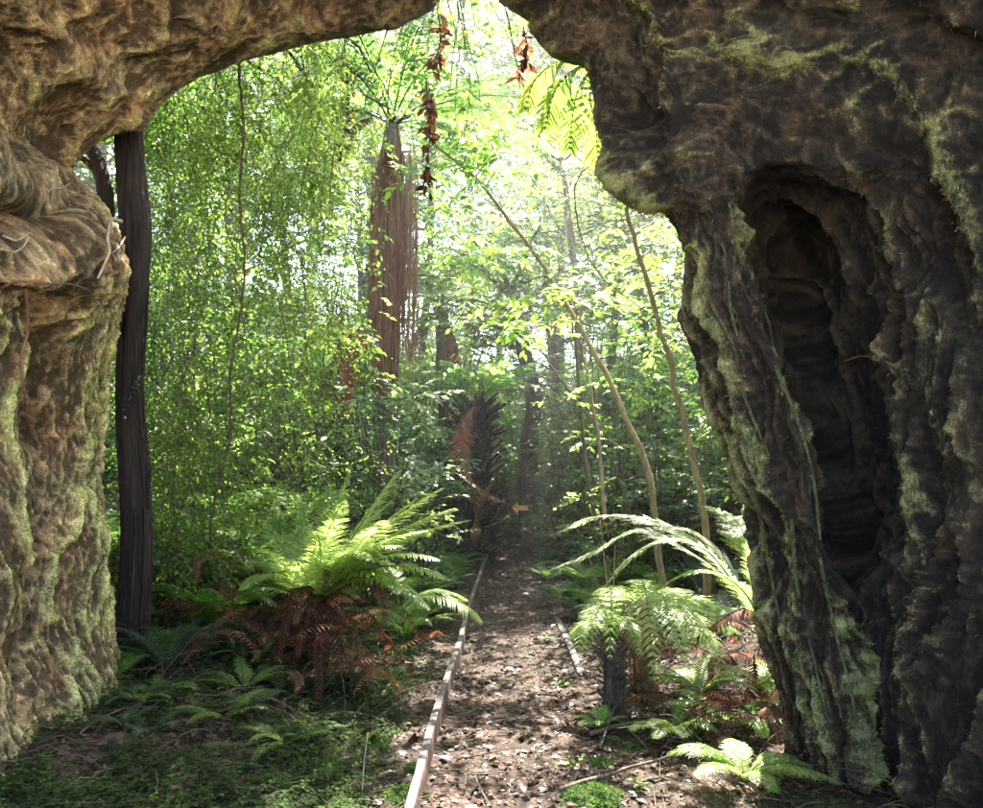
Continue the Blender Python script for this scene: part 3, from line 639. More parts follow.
# leafy hanging sprays beside the trunk down to the floor
t = thing('climber', gp(-2.05, 6.0), 'dense low curtain of tiny leaved sprays hanging at the foot of the dark trunk', 'climbing plant')
wd, lf = curtain(60, (120, 230), (5.5, 6.4), 2.6, .35, 9, .03, .35); part('twig', wd, B_twig, t); part('foliage', lf, M_small, t)

# long bare vine
mb = MB(); c = stem([(238, 58, 5.6), (243, 120, 5.6), (240, 200, 5.65), (244, 280, 5.7), (231, 370, 5.75), (229, 440, 5.8), (214, 500, 5.85), (209, 550, 5.9)], 60); c += RS.normal(0, .004, c.shape)
mb.tube(c, [.010, .008], 6); 
mb.tube(stem([(240, 150, 5.6), (228, 190, 5.6), (226, 230, 5.6), (236, 250, 5.65)], 12), [.004, .003], 4)
solo('vine', mb, B_twig, c[-1], 'thin dark bare vine hanging from the rock ceiling through the curtain of small leaves', 'vine')

for k, (pts, lab) in enumerate((([(600, 150, 5.9), (575, 190, 6.1), (590, 260, 6.3), (630, 300, 6.5), (700, 345, 6.6)], 'thin arching bare twig looping below the drooping lime fern'), ([(345, 40, 6.2), (375, 70, 6.3), (396, 120, 6.4), (402, 190, 6.4)], 'thin curved vine hanging in front of the shaggy trunk'),
                          ([(455, -10, 6.4), (470, 80, 6.5), (462, 150, 6.6)], 'slack thin vine hanging from the highest point of the opening'), ([(300, 45, 5.8), (312, 130, 5.9), (298, 210, 6.0), (306, 300, 6.1)], 'fine vine hanging midway through the leafy curtain'), ([(505, 5, 6.0), (530, 100, 6.3), (600, 180, 6.6), (668, 235, 6.6)], 'long thin branchlet sweeping down to the pale sapling'))):
    mb = MB(); c_ = stem(pts, 40); c_ += RS.normal(0, .003, c_.shape); mb.tube(c_, [.006, .003], 5); lf_ = MB()
    solo('vine', mb, B_twig, c_[0], lab, 'vine')
# ------------------------------------------------------------------ tall shaggy tree fern in the middle
def rosette(base, n, L, e0, e1, az0=None, jit=.2):
    out = []
    for k in range(n):
        az = (az0 if az0 is not None else RS.rand() * 6) + 2 * math.pi * k / n + RS.normal(0, jit)
        out.append(arc(base, az, L * RS.uniform(.82, 1.12), e0 + RS.normal(0, 6), e1 + RS.normal(0, 9)))
    return out
c = stem([(388, 600, 9.0), (386, 480, 9.0), (386, 360, 9.0), (388, 240, 9.0), (392, 125, 9.0)], 36)
t = thing('tree_fern', c[0], 'tall tree fern whose trunk is wrapped in shaggy reddish vertical roots', 'tree fern')
mb = MB(); rr = np.interp(np.linspace(0, 1, 36), [0, .35, .5, .93, 1], [.10, .085, .12, .13, .08]); mb.tube(c, rr, 20, rough=.2); part('trunk', mb, B_brown, t)
mb = MB(); strands(mb, c[15:], None, rr[15:] * 1.1, 420, .5, 1.9, .0065, 1.05); strands(mb, c[19:], None, rr[19:] * 1.5, 170, .7, 2.1, .005, 1.0)
for _ in range(170):
    x0 = at(RS.uniform(394, 418), RS.uniform(140, 270), RS.uniform(8.8, 9.1)); L = RS.uniform(.8, 1.7); k = np.linspace(0, 1, 7)[:, None]
    mb.tube(x0 + np.array([RS.normal(0, .03), 0, -L]) * k + RS.normal(0, .004, (7, 3)), .004, 3, var=RS.rand(), cap=False)
part('root_skirt', mb, B_fib, t)
for cc in rosette(c[-1], 17, 2.3, 36, -52):
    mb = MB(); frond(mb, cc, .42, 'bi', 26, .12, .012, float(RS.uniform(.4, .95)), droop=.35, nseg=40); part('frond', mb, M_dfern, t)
dead_fronds(t, [stem(p, 9) for p in ([(388, 130, 8.8), (386, 160, 8.7), (384, 200, 8.7)], [(395, 128, 8.7), (372, 118, 8.4), (352, 128, 8.2), (344, 160, 8.2)], [(396, 128, 8.8), (416, 95, 8.4), (428, 90, 8.2), (434, 118, 8.1), (436, 165, 8.1)])], M_dead, width=.14, npin=22, stipe=.3, pw=.4, droop=1.1, var=.5)

# foliage in front of and below the shaggy trunk
bush(gp(-1.3, 8.3), [at(x, y, RS.uniform(7.9, 8.7)) for x, y in ((360, 400), (385, 420), (400, 400), (420, 430), (350, 440), (375, 460), (410, 470), (395, 500), (360, 500), (430, 470), (340, 470), (425, 395))], 'pale drooping feathery shrub hiding the foot of the shaggy tree fern', M_pale, .07, 14, .28, 12, tpl=KITE, tL=.3)
bush(at(435, -70, 8.2), [at(x, y, RS.uniform(7.8, 8.8)) for x, y in ((360, 120), (385, 100), (410, 110), (430, 130), (350, 90), (400, 80), (425, 80), (372, 140), (415, 145), (380, 165), (412, 175), (370, 70), (395, 50))], 'cluster of leaves hanging over the top of the shaggy trunk', M_sun, .10, 7, .26, 7)
t = thing('dead_fern', at(352, 325, 9.6), 'rust orange withered fronds hanging in the green beside the shaggy trunk', 'dead fern')
for px, py, q0 in ((335, 390, 325), (350, 400, 322), (362, 380, 328), (345, 415, 330), (328, 372, 326), (368, 350, 325)):
    mb = MB(); frond(mb, arcto(at(352, q0, 9.6), at(px, py, 9.5 + RS.normal(0, .1)), .2), .17, 'comb', 30, .05, .006, float(RS.uniform(.4, .9)), pw=.3, droop=.9); part('frond', mb, M_rust, t)

# strings of dead brown leaves hanging near the top
for k, (x0, y0, y1, d, nn, lab) in enumerate(((437, 8, 66, 6.6, 26, 'short string of orange brown dead leaves below the rock roof'), (426, 78, 190, 6.8, 60, 'long dark red string of withered leaves hanging beside the tree fern crown'),
                                          (344, 38, 160, 6.9, 34, 'sparse string of rusty curled leaves over the leafy curtain'), (523, 25, 75, 5.6, 22, 'small tuft of dry purple brown leaves under the rock lip'))):
    mb = MB(); c = stem([(x0, y0, d), (x0 + 4, (y0 + y1) / 2, d), (x0 - 3, y1, d)], 20); mb.tube(c, .005, 4, cap=False, var=.1)
    i = RS.randint(3, 20, nn * 2); P = c[i] + RS.normal(0, .02, (len(i), 3)); Y = rdir(len(i), -1, -.2); put(mb, LEAF4, P, Y, rdir(len(i)), RS.uniform(.05, .13, len(i)), RS.uniform(.1, .8, len(i)), .8)
    solo('dead_leaf_string', mb, M_dead, c[0], lab, 'dead leaves')

# ------------------------------------------------------------------ dark tree fern where the track bends
b0 = G(462, 556); dd = b0[1]; c = crom([b0, at(464, 500, dd), at(470, 440, dd), at(480, 398, dd)], 24)
t = thing('tree_fern', b0, 'squat dark tree fern with mossy trunk and flat spreading fronds where the track bends', 'tree fern')
mb = MB(); rr = np.interp(np.linspace(0, 1, 24), [0, .2, .7, .94, 1], [.62, .42, .34, .24, .1]); mb.tube(c, rr, 26, rough=.3); strands(mb, c, None, rr, 420, .5, 1.6, .009, 1.02); stubs(mb, c, [.6, .42, .34, .2], 320, .4, .06); part('trunk', mb, B_black, t)
top = c[-1]
for k, (px, py, d) in enumerate([(395, 395, dd - .8), (420, 372, dd - 1.2), (440, 360, dd - 1.0), (470, 365, dd - 1.6), (510, 352, dd - 1.4), (545, 362, dd - .6), (575, 372, dd - .2), (560, 395, dd - 1.5), (390, 375, dd + .4), (600, 352, dd + .5), (525, 380, dd - 1.8)]):
    mb = MB(); frond(mb, arcto(top, at(px, py, d), .14), .42, 'bi', 30, .08, .012, float(RS.uniform(.5, .95)), droop=.3, nseg=36); part('frond', mb, M_pale if k % 3 == 0 else M_fern, t)
dead_fronds(t, [stem(p, 12) for p in ([(478, 402, dd - 2.4), (461, 425, dd - 2.4), (464, 462, dd - 2.5), (482, 490, dd - 2.6), (512, 504, dd - 2.6)], [(505, 470, dd - .7), (488, 486, dd - .7), (476, 505, dd - .8), (474, 545, dd - .8)], [(478, 402, dd - .4), (462, 425, dd - .8), (470, 470, dd - 1.0), (480, 520, dd - .9)])], M_rust, width=.30, npin=40, stipe=.05, pw=.22, droop=.6, var=.65)
mb = MB(); P0 = c[RS.randint(4, 22, 120)] + rdir(120, 0, .1) * np.array([.42, .42, 0]); lf = MB(); twigs(mb, lf, P0, rdir(120, -.9, -.5), RS.uniform(.3, .8, 120), 14, .06, KITE, .5, 60, .003); part('hanging_moss', lf, M_dfern, t)

# vegetated dark bank closing the end of the track
for k, (px, py, d) in enumerate(((430, 545, 13.2), (505, 470, 15.2), (545, 440, 14.6), (580, 470, 13.8), (560, 520, 13.0), (420, 470, 14.0), (505, 420, 16), (600, 430, 12.8), (640, 480, 12))):
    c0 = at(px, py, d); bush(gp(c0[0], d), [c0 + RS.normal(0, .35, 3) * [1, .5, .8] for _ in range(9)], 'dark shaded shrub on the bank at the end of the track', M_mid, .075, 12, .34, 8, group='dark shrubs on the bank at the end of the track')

# broad sunlit foliage filling the middle of the opening
bush(gp(1.6, 10.2), [at(x, y, RS.uniform(8.6, 10.8)) for x, y in [(RS.uniform(440, 700), RS.uniform(40, 330)) for _ in range(42)]], 'tall bright leafy shrub spreading behind the leaning sapling', M_sun, .13, 8, .42, 6, tpl=LEAF6, tL=.32, lr=.006)
bush(gp(-1.0, 12.6), [at(x, y, RS.uniform(11.2, 13.5)) for x, y in [(RS.uniform(405, 560), RS.uniform(130, 350)) for _ in range(34)]], 'pale glowing shrub closing the gap to the side of the shaggy tree fern', M_pale, .13, 9, .5, 7, tL=.34, lr=.005)
bush(gp(1.9, 9.0), [at(x, y, RS.uniform(8.2, 9.6)) for x, y in [(RS.uniform(585, 735), RS.uniform(330, 520)) for _ in range(26)]], 'mid green shrub between the pale sapling and the cave lip', M_mid, .10, 9, .34, 7, lr=.006)

t = thing('tree', gp(1.6, 15.6), 'tall tree with deep green crown closing the top of the opening', 'tree'); c = crom([gp(1.6, 15.6, -.2), gp(1.7, 15.6, 4), gp(1.2, 15.4, 9)], 30); mb = MB(); mb.tube(c, [.09, .07, .04], 10, rough=.3); part('trunk', mb, B_brown, t)
w_, l_ = MB(), MB(); crown(w_, l_, c[12:], [at(RS.uniform(400, 640), RS.uniform(-70, 130), RS.uniform(13.5, 17.5)) for _ in range(52)], .8, 18, .45, 8, .17, tpl=LEAF6, limb_r=.03); part('branch', w_, B_brown, t); part('foliage', l_, M_mid, t)
# trunk with the trail arrow
bx = G(529, 533); dm = 15.0; c = crom([gp(at(530, 500, dm)[0], dm, -.1), at(528, 450, dm), at(534, 400, dm), at(524, 350, dm), at(510, 290, dm)], 26)
t = thing('tree', c[0], 'dark mossy tree behind the orange trail arrow', 'tree'); mb = MB(); mb.tube(c, [.2, .13, .09], 14, rough=.25); strands(mb, c, None, np.interp(np.linspace(0, 1, 26), [0, .5, 1], [.2, .13, .09]), 90, .5, 2, .008, 1.02); part('trunk', mb, B_dark, t)
w_, l_ = MB(), MB(); crown(w_, l_, c[14:], c[-1] + rdir(22, -.7, .6) * RS.uniform(.4, 1.7, (22, 1)), .8, 16, .4, 9, .1, limb_r=.05); part('branch', w_, B_brown, t); part('foliage', l_, M_mid, t)
m, nt, out = new_mat('orange_plastic'); p = N(nt, 'ShaderNodeBsdfPrincipled', i_Roughness=.45); p.inputs['Base Color'].default_value = (.75, .33, .06, 1)
nt.links.new(p.outputs[0], out.inputs[0]); ORANGE = m
a = at(521, 508, 13.9); s = .0175; mb = MB(); out2 = [(-9, 0), (-3, 6), (-3, 2.4), (8, 2.4), (6.4, 0), (8, -2.4), (-3, -2.4), (-3, -6)]
V = [[a[0] + x * s, a[1], a[2] + z * s] for x, z in out2] + [[a[0] + x * s, a[1] + .012, a[2] + z * s] for x, z in out2]
mb.add(V, [np.array([[0, 2, 1], [0, 7, 6], [0, 6, 2], [8, 9, 10], [8, 14, 15], [8, 10, 14]]), np.array([[2, 6, 5, 4], [2, 4, 3, 3]])[:1], np.array([[2, 4, 3]]), np.array([[i, (i + 1) % 8, (i + 1) % 8 + 8, i + 8] for i in range(8)])])
tm = thing('trail_marker', gp(a[0] + .05, a[1] + .04), 'small orange arrow marker pointing along the bend of the track', 'sign'); part('arrow', mb, ORANGE, tm, smooth=False)
mb = MB(); mb.tube([gp(a[0] + .04, a[1] + .05, -.1), a + np.array([.04, .05, .12])], .03, 8); part('post', mb, B_brown, tm)

# ------------------------------------------------------------------ saplings with broad leaves
def sapling(pts, r0, r1, clumps, label, leaf=M_sun, bark=B_pale, size=.105, per=10, rad=.32, n=7, tL=.26, cat='sapling', name='sapling', group=None, tpl=LEAF6, base=None, extra=()):
    c = stem(pts, 34); 
    if base is not None: c = np.vstack([[base], c])
    c[1:-1] += RS.normal(0, .006, c[1:-1].shape)
    t = thing(name, c[0], label, cat, group); mb = MB(); mb.tube(c, [r0, r1], 12, rough=.12); part('trunk', mb, bark, t)
    w_, l_ = MB(), MB(); cen = [at(*q) for q in clumps]
    crown(w_, l_, c[6:], cen, rad, per, tL, n, size, tpl, .22, .005, r1 * .8)
    part('branch', w_, bark, t); part('foliage', l_, leaf, t); return t
sapling([(664, 598, 7.2), (657, 540, 7.2), (650, 480, 7.2), (628, 420, 7.2), (604, 370, 7.2), (575, 318, 7.2), (535, 255, 7.2), (497, 205, 7.1), (470, 172, 7.0), (435, 145, 6.9)], .034, .011,
        [(560, 340, 7), (600, 330, 7.3), (590, 300, 7), (540, 290, 7.1), (520, 240, 7), (500, 250, 7.2), (545, 210, 7), (575, 240, 7.2), (480, 220, 7), (470, 150, 6.8), (500, 165, 7), (440, 170, 6.9), (560, 180, 7.2), (520, 130, 7.3), (485, 110, 7.2), (465, 290, 7.4), (495, 320, 7.5), (530, 330, 7.4)],
        'long leaning sapling bending across the gap with bright broad leaves', per=10, rad=.38, size=.118, n=6)
sapling([(706, 602, 6.4), (705, 525, 6.4), (690, 450, 6.4), (672, 370, 6.4), (655, 310, 6.4), (638, 250, 6.4), (618, 185, 6.4)], .030, .016,
        [(650, 250, 6.5), (670, 290, 6.6), (640, 310, 6.6), (660, 220, 6.6), (625, 230, 6.6), (600, 190, 6.6), (650, 345, 6.7), (690, 340, 6.8), (620, 280, 6.8), (580, 150, 6.7), (620, 130, 6.9)],
        'slender pale sapling rising next to the mossy lip of the cave', per=8, rad=.3, size=.085)
for k, (pts, cl, lab) in enumerate((([(604, 520, 7.8), (600, 450, 7.8), (592, 400, 7.8), (580, 340, 7.8)], [(590, 385, 7.7), (600, 410, 7.7), (575, 420, 7.8), (610, 360, 7.8), (570, 350, 7.8)], 'thin straight stem carrying a knot of sunlit leaves above the white fronds'),
                                  ([(596, 525, 8.1), (584, 450, 8.1), (578, 370, 8.1), (570, 300, 8.2)], [(560, 400, 8.1), (570, 440, 8.1), (600, 330, 8.1)], 'very thin bare reddish stem among the bright leaves'),
                                  ([(632, 520, 8.8), (610, 455, 8.8), (590, 420, 8.8), (540, 350, 8.9)], [(600, 440, 8.8), (640, 400, 8.8), (560, 330, 8.8)], 'oblique brown stem crossing the dark hollow beyond the white fronds'))):
    sapling(pts, .022, .01, cl, lab, per=6, rad=.22, size=.095, n=6, bark=B_brown if k else B_pale)
# low broad-leaved bushes
bush(G(590, 545), [at(560, 470, 8.4), at(545, 490, 8.3), at(530, 478, 8.5), at(585, 500, 8), at(570, 520, 7.9), at(560, 540, 7.8)], 'small bush with pale shining leaves reaching over the edge of the path', M_sun, .11, 6, .22, 6)
bush(G(420, 590), [at(430, 500, 7.6), at(447, 515, 7.5), at(415, 520, 7.7), at(400, 505, 7.8), at(440, 535, 7.4)], 'little leafy shrub above the big green fern', M_sun, .075, 6, .2, 6)
bush(gp(-1.9, 8.2), [at(x, y, RS.uniform(7.6, 9)) for x, y in ((300, 260), (330, 290), (280, 300), (310, 330), (265, 350), (340, 340), (240, 380), (290, 390), (320, 400), (225, 420), (270, 430), (345, 250), (360, 300), (310, 210), (255, 270), (350, 440), (240, 460))], 'tall shrub with round lime green leaves behind the leafy curtain', M_sun, .115, 7, .3, 6, tpl=LEAF6)
bush(gp(-1.2, 9.8), [at(x, y, RS.uniform(9.2, 10.4)) for x, y in ((300, 120), (340, 90), (360, 130), (320, 170), (350, 190), (290, 180), (270, 120), (330, 220), (345, 60), (380, 60), (400, 80), (370, 95), (300, 70), (420, 50), (395, 30))], 'high bright foliage beside the tree fern crown', M_sun, .12, 10, .45, 7, tL=.32)
bush(at(452, -60, 7.6), [at(x, y, RS.uniform(7.2, 8.2)) for x, y in ((440, 60), (450, 90), (465, 60), (430, 30), (455, 120), (475, 30), (445, 140), (490, 60), (500, 20), (460, 5), (480, 100))], 'spray of yellow green leaves in the opening under the rock roof', M_mid, .09, 9, .25, 8)
# ------------------------------------------------------------------ big green fern left of the rail, with its dead skirt
b0 = at(312, 612, 6.2); t = thing('fern', gp(b0[0], b0[1]), 'large bright fern with arching comb like fronds above a heap of dead red fronds', 'fern')
mb = MB(); mb.tube([gp(b0[0], b0[1], -.05), b0], [.08, .05], 12, rough=.5); stubs(mb, np.linspace(gp(b0[0], b0[1]), b0, 10), [.08, .05], 120, .14, .015); part('rootstock', mb, B_black, t)
for px, py, d, li, wdt in ((442, 488, 6.0, .10, .26), (455, 508, 5.8, .12, .24), (428, 530, 5.6, .14, .24), (440, 560, 5.5, .18, .22), (352, 462, 6.4, .06, .22), (330, 482, 6.9, .08, .22), (392, 500, 6.6, .08, .22), (300, 500, 6.6, .1, .2), (262, 520, 6.5, .14, .2),
                       (232, 560, 6.3, .2, .2), (225, 600, 6.0, .25, .2), (405, 548, 5.5, .2, .22), (370, 560, 5.3, .22, .2), (280, 560, 5.5, .2, .18), (412, 595, 5.7, .22, .2), (470, 520, 5.9, .12, .24), (415, 500, 6.2, .1, .24), (385, 520, 5.4, .16, .24), (345, 500, 5.6, .14, .22), (310, 530, 5.3, .18, .22), (250, 545, 5.6, .18, .2), (275, 500, 7, .08, .2), (450, 580, 5.7, .2, .22), (430, 610, 5.4, .26, .2), (240, 590, 5.4, .25, .18), (400, 470, 6.6, .06, .24)):
    mb = MB(); frond(mb, arcto(b0, at(px, py, d), li, RS.normal(0, .04)), wdt * 1.12, 'comb', 44, .12, .007, float(RS.uniform(.6, 1)), pw=.26, droop=.2, tipness=.6); part('frond', mb, M_lime, t)
dc = [arcto(b0 + RS.normal(0, .06, 3), at(px, py, d), li, RS.normal(0, .1)) for px, py, d, li in ((405, 600, 5.9, .25), (420, 640, 5.8, .4), (250, 690, 5.5, .35), (285, 705, 5.4, .35), (330, 690, 5.4, .3), (370, 680, 5.5, .35), (400, 660, 5.7, .4), (262, 640, 5.7, .35), (300, 660, 5.3, .2), (345, 655, 5.4, .3), (230, 660, 5.8, .4),
      (390, 585, 5.9, .25), (275, 670, 5.2, .3), (355, 700, 5.2, .35), (315, 720, 5.1, .3), (380, 630, 5.4, .3), (295, 625, 5.4, .2), (270, 610, 5.6, .2))]
for c in dc:
    mb = MB(); frond(mb, c + RS.normal(0, .012, c.shape), .095, 'comb', 34, .1, .005, float(RS.uniform(.1, .9)), pw=.15, droop=1.3, tipness=.4); part('dead_frond', mb, M_dead, t, 'withered red brown frond')
for k in range(62):
    a = gp(RS.uniform(-2.0, -.7), RS.uniform(5.1, 6.4), RS.uniform(.05, .5)); b = a + rdir(1, -.4, .15)[0] * RS.uniform(.3, .7); b[2] = max(b[2], float(gz(b[0], b[1])[0]) + .03)
    mb = MB(); frond(mb, arcto(a, b, RS.uniform(.1, .4), RS.normal(0, .3)) + RS.normal(0, .01, (9, 3)), .085, 'comb', 28, .05, .004, float(RS.uniform(.1, 1)), pw=.15, droop=1.2, nseg=36); part('dead_frond', mb, M_rust if k % 4 == 0 else M_dead, t, 'withered red brown frond')
# lime frond over the rail
b1 = at(400, 610, 6.6)
fern_plant('fern', gp(b1[0], b1[1]), 'small lime fern arching over the rusty rail', None, [arcto(b1, at(483, 622, 6.3), .25), arcto(b1, at(468, 600, 6.8), .25), arcto(b1, at(385, 560, 6.9), .15)], M_fern, width=.2, style='comb', npin=24, stipe=.25, pw=.3, var=.85, droop=.3)
# ferns further left on the bank
for k, (px, py, L, v, lab) in enumerate(((215, 640, .75, .5, 'feathery fern on the bank between trunk and big fern'), (180, 600, .7, .35, 'shaded fern close behind the dark trunk'), (250, 560, .8, .7, 'light green fern high on the bank under the vine'), (165, 680, .55, .2, 'small dim fern at the foot of the dark trunk'))):
    g = G(px, py + 40) if py < 600 else G(px, py); fern_plant('fern', g, lab, None, rosette(g + [0, 0, .05], 11, L, 60, -25), M_fern if v > .4 else M_dfern, width=L * .2, style='lo', npin=22, stipe=.12, var=v, rach=.004)

# ------------------------------------------------------------------ tree ferns and ferns on the right bank
tb = G(612, 722); top = at(612, 640, tb[1]); c = crom([tb - [0, 0, .1], (tb + top) / 2 + [.015, 0, 0], top], 14)
t = thing('tree_fern', tb, 'young tree fern with a short dark trunk beside the path', 'tree fern'); mb = MB(); mb.tube(c, [.07, .045, .05], 16, rough=.6); strands(mb, c, None, np.linspace(.07, .05, 14), 260, .08, .3, .005, 1.05); stubs(mb, c, [.07, .05], 150, .09, .018); part('trunk', mb, B_dark, t)
for px, py, d, li in ((568, 640, 4.9, .35), (585, 655, 4.5, .4), (580, 615, 5.2, .3), (640, 655, 4.6, .4), (655, 625, 5.1, .3), (610, 660, 4.3, .5), (600, 600, 5.5, .2), (640, 600, 5.4, .2)):
    mb = MB(); frond(mb, arcto(top, at(px, py, d), li), .14, 'bi', 20, .1, .005, float(RS.uniform(.6, .95)), droop=.3, nseg=30); part('frond', mb, M_fern, t)
for px, py, d in ((600, 520, 5.2), (590, 560, 4.8), (615, 545, 5.1)):
    mb = MB(); mb.tube(arcto(top, at(px, py, d), .04), [.006, .003], 5); part('bare_stalk', mb, B_fib, t)
tb = G(645, 690); top = at(636, 603, tb[1]); c = crom([tb - [0, 0, .1], (tb + top) / 2, top], 14)
t = thing('tree_fern', tb, 'pale trunked tree fern with broad lime fronds fanning towards the cave', 'tree fern'); mb = MB(); mb.tube(c, [.09, .07], 14, rough=.35); strands(mb, c, None, np.linspace(.09, .07, 14), 110, .1, .4, .004); stubs(mb, c, [.09, .07], 170, .11, .02); part('trunk', mb, B_fib, t)
for px, py, d, li, ww in ((742, 640, 5.1, .16, .26), (735, 612, 5.5, .12, .26), (722, 662, 4.8, .2, .26), (690, 672, 4.6, .24, .24), (580, 628, 5.3, .18, .2), (600, 590, 6.0, .12, .2), (690, 590, 6.1, .10, .2), (655, 682, 4.6, .3, .2), (575, 655, 4.9, .25, .18)):
    mb = MB(); frond(mb, arcto(top, at(px, py, d), li), ww, 'bi', 26, .06, .006, float(RS.uniform(.6, .95)), droop=.12, nseg=40); part('frond', mb, M_lime, t)
# big fern near the cave lip: stalks lean out of the bank, fronds arch over towards the path
b2 = at(772, 655, 5.3); t = thing('fern', gp(b2[0], b2[1]), 'large fern with brown stalks and glaring sunlit fronds arching over the path edge', 'fern')
for k, (pts, ww) in enumerate((([b2, at(740, 590, 5.4), at(700, 545, 5.5), at(650, 520, 5.7), at(600, 516, 5.9), at(560, 532, 6.1)], .24), ([b2, at(735, 590, 5.3), at(690, 553, 5.3), at(640, 530, 5.4), at(590, 553, 5.5), at(545, 572, 5.6)], .2),
                       ([b2, at(745, 600, 5.2), at(706, 550, 5.1), at(665, 540, 5.1), at(630, 558, 5.2), at(602, 590, 5.3)], .17), ([b2, at(760, 590, 5.5), at(748, 545, 5.6), at(735, 520, 5.9), at(705, 505, 6.2)], .2), ([b2, at(765, 600, 5.4), at(758, 560, 5.3), at(752, 535, 5.2)], .14), ([b2, at(742, 590, 5.5), at(715, 548, 5.6), at(680, 528, 5.6), at(640, 540, 5.6)], .2), ([b2, at(750, 600, 5.0), at(722, 575, 4.9), at(690, 572, 4.9), at(655, 590, 5.0)], .16))):
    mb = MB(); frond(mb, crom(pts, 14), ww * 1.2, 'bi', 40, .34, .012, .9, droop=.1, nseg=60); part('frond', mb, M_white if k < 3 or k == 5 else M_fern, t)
dead_fronds(t, [crom([b2 + [dx, 0, 0], b2 + [dx * 1.5 + .05, -.05, -.25], b2 + [dx * 2, -.1, -.5]], 8) for dx in (-.12, -.02, .05)] + [crom([b2, at(750, 610, 5.2), at(720, 620, 5.1), at(690, 650, 5.0)], 8), crom([b2, at(745, 560, 5.6), at(715, 520, 5.9)], 8)], M_dead, width=.12, npin=26, stipe=.1, pw=.3, droop=.9, var=.5)
for k, (px, py, L, v, st, lab) in enumerate(((735, 735, .42, .9, 'comb', 'lime fern in a patch of sun at the foot of the cave lip'), (700, 700, .4, .75, 'comb', 'light green fern below the pale tree fern'), (672, 742, .36, .85, 'comb', 'fern with one yellow green frond drooping over the bank'),
                                         (600, 735, .22, .8, 'bi', 'tiny fern sprouting at the base of the young dark trunk'), (745, 790, .4, .6, 'lo', 'shaded fern tucked against the rock foot'), (765, 700, .45, .8, 'bi', 'fern squeezed between brown stalks and rock'))):
    g = G(px, py); fern_plant('fern', g, lab, None, rosette(g + [0, 0, .04], 9, L, 48, -30), M_lime, width=L * .28, style=st, npin=20, stipe=.12, var=v, rach=.004, pw=.3)
# dead bracken heap on the right bank
for k, (px, py) in enumerate(((720, 680), (755, 650), (690, 730), (760, 745))):
    g = G(px, py); t = thing('dead_fern', g, 'heap of withered brown fronds on the bank below the mossy cave lip', 'dead fern', 'dead ferns on the bank below the cave lip')
    for cc in rosette(g + [0, 0, .12], 8, .55, 40, -60, jit=.5):
        mb = MB(); frond(mb, cc, .09, 'comb', 26, .1, .004, float(RS.uniform(.2, .9)), pw=.15, droop=1.2); part('frond', mb, M_dead, t)
# bright fern hanging off the rock roof
b3 = at(596, 70, 4.75); t = thing('fern', b3, 'bright lime fern drooping from the rock roof into the opening', 'fern')
for pts in ([(596, 66, 4.8), (590, 95, 5.0), (596, 130, 5.1), (598, 165, 5.1)], [(590, 62, 4.8), (570, 72, 5.0), (553, 95, 5.1), (545, 130, 5.1)], [(580, 58, 4.85), (556, 62, 5.1), (535, 80, 5.2), (525, 110, 5.2)], [(592, 66, 4.85), (578, 90, 5.1), (572, 120, 5.2), (570, 150, 5.2)]):
    mb = MB(); frond(mb, stem(pts, 12), .24, 'comb', 17, .08, .005, float(RS.uniform(.75, 1)), pw=.3, droop=1.4, up=[0, -1, .25], tipness=.35); part('frond', mb, M_mid, t)

for k, (px, py, d, L) in enumerate(((205, 585, 6.7, .8), (245, 545, 7.2, .85), (265, 600, 6.5, .6), (160, 560, 7.0, .8), (300, 520, 7.6, .8), (190, 630, 6.0, .6), (225, 520, 8.0, .9))):
    c0 = at(px, py, d); g = gp(c0[0], d); mb = MB(); mb.tube([g - [0, 0, .05], c0], .03, 7, rough=.3); t = thing('fern', g, 'soft bright green fern in the thicket between the dark trunk and the big fern', 'fern', 'soft ferns in the thicket behind the dark trunk'); part('rootstock', mb, B_dark, t)
    for cc in rosette(c0, 13, L * 1.1, 45, -35): mb = MB(); frond(mb, cc, L * .22, 'bi', 22, .1, .005, float(RS.uniform(.5, 1)), nseg=30); part('frond', mb, M_fern, t)
# ------------------------------------------------------------------ forest further in: shared kinds, copied
def proto_bush(h, rad, nc, size, leaf, per=14, tpl=LEAF4):
    t = thing('bush', (0, 0, -50), 'x', 'bush'); w_, l_ = MB(), MB(); o = np.array([0, 0, -50.])
    cen = o + np.stack([RS.normal(0, rad * .45, nc), RS.normal(0, rad * .35, nc), RS.uniform(.25, h, nc)], 1)
    crown(w_, l_, np.stack([o + [0, 0, .1 * k] for k in range(8)]), cen, .42, per, .3, 8, size, tpl, .25, .006, .02)
    part('stem', w_, B_twig, t); part('foliage', l_, leaf, t); return t
def proto_tree(h, rad, nc, size, leaf, r0=.12, per=16, z0=.45):
    t = thing('tree', (0, 0, -50), 'x', 'tree'); o = np.array([0, 0, -50.]); c = o + crom([[0, 0, -.3], [RS.normal(0, .15), 0, h * .3], [RS.normal(0, .25), RS.normal(0, .2), h * .65], [RS.normal(0, .3), 0, h]], 26)
    mb = MB(); r0 *= .7; mb.tube(c, [r0 * 1.3, r0, r0 * .5], 12, rough=.2); part('trunk', mb, B_brown, t); w_, l_ = MB(), MB()
    cen = o + np.stack([RS.normal(0, rad * .5, nc), RS.normal(0, rad * .5, nc), h * RS.uniform(z0, 1.05, nc)], 1)
    crown(w_, l_, c[9:], cen, .62, per, .38, 9, size, LEAF4, .3, .01, r0 * .28); part('branch', w_, B_brown, t); part('foliage', l_, leaf, t); return t
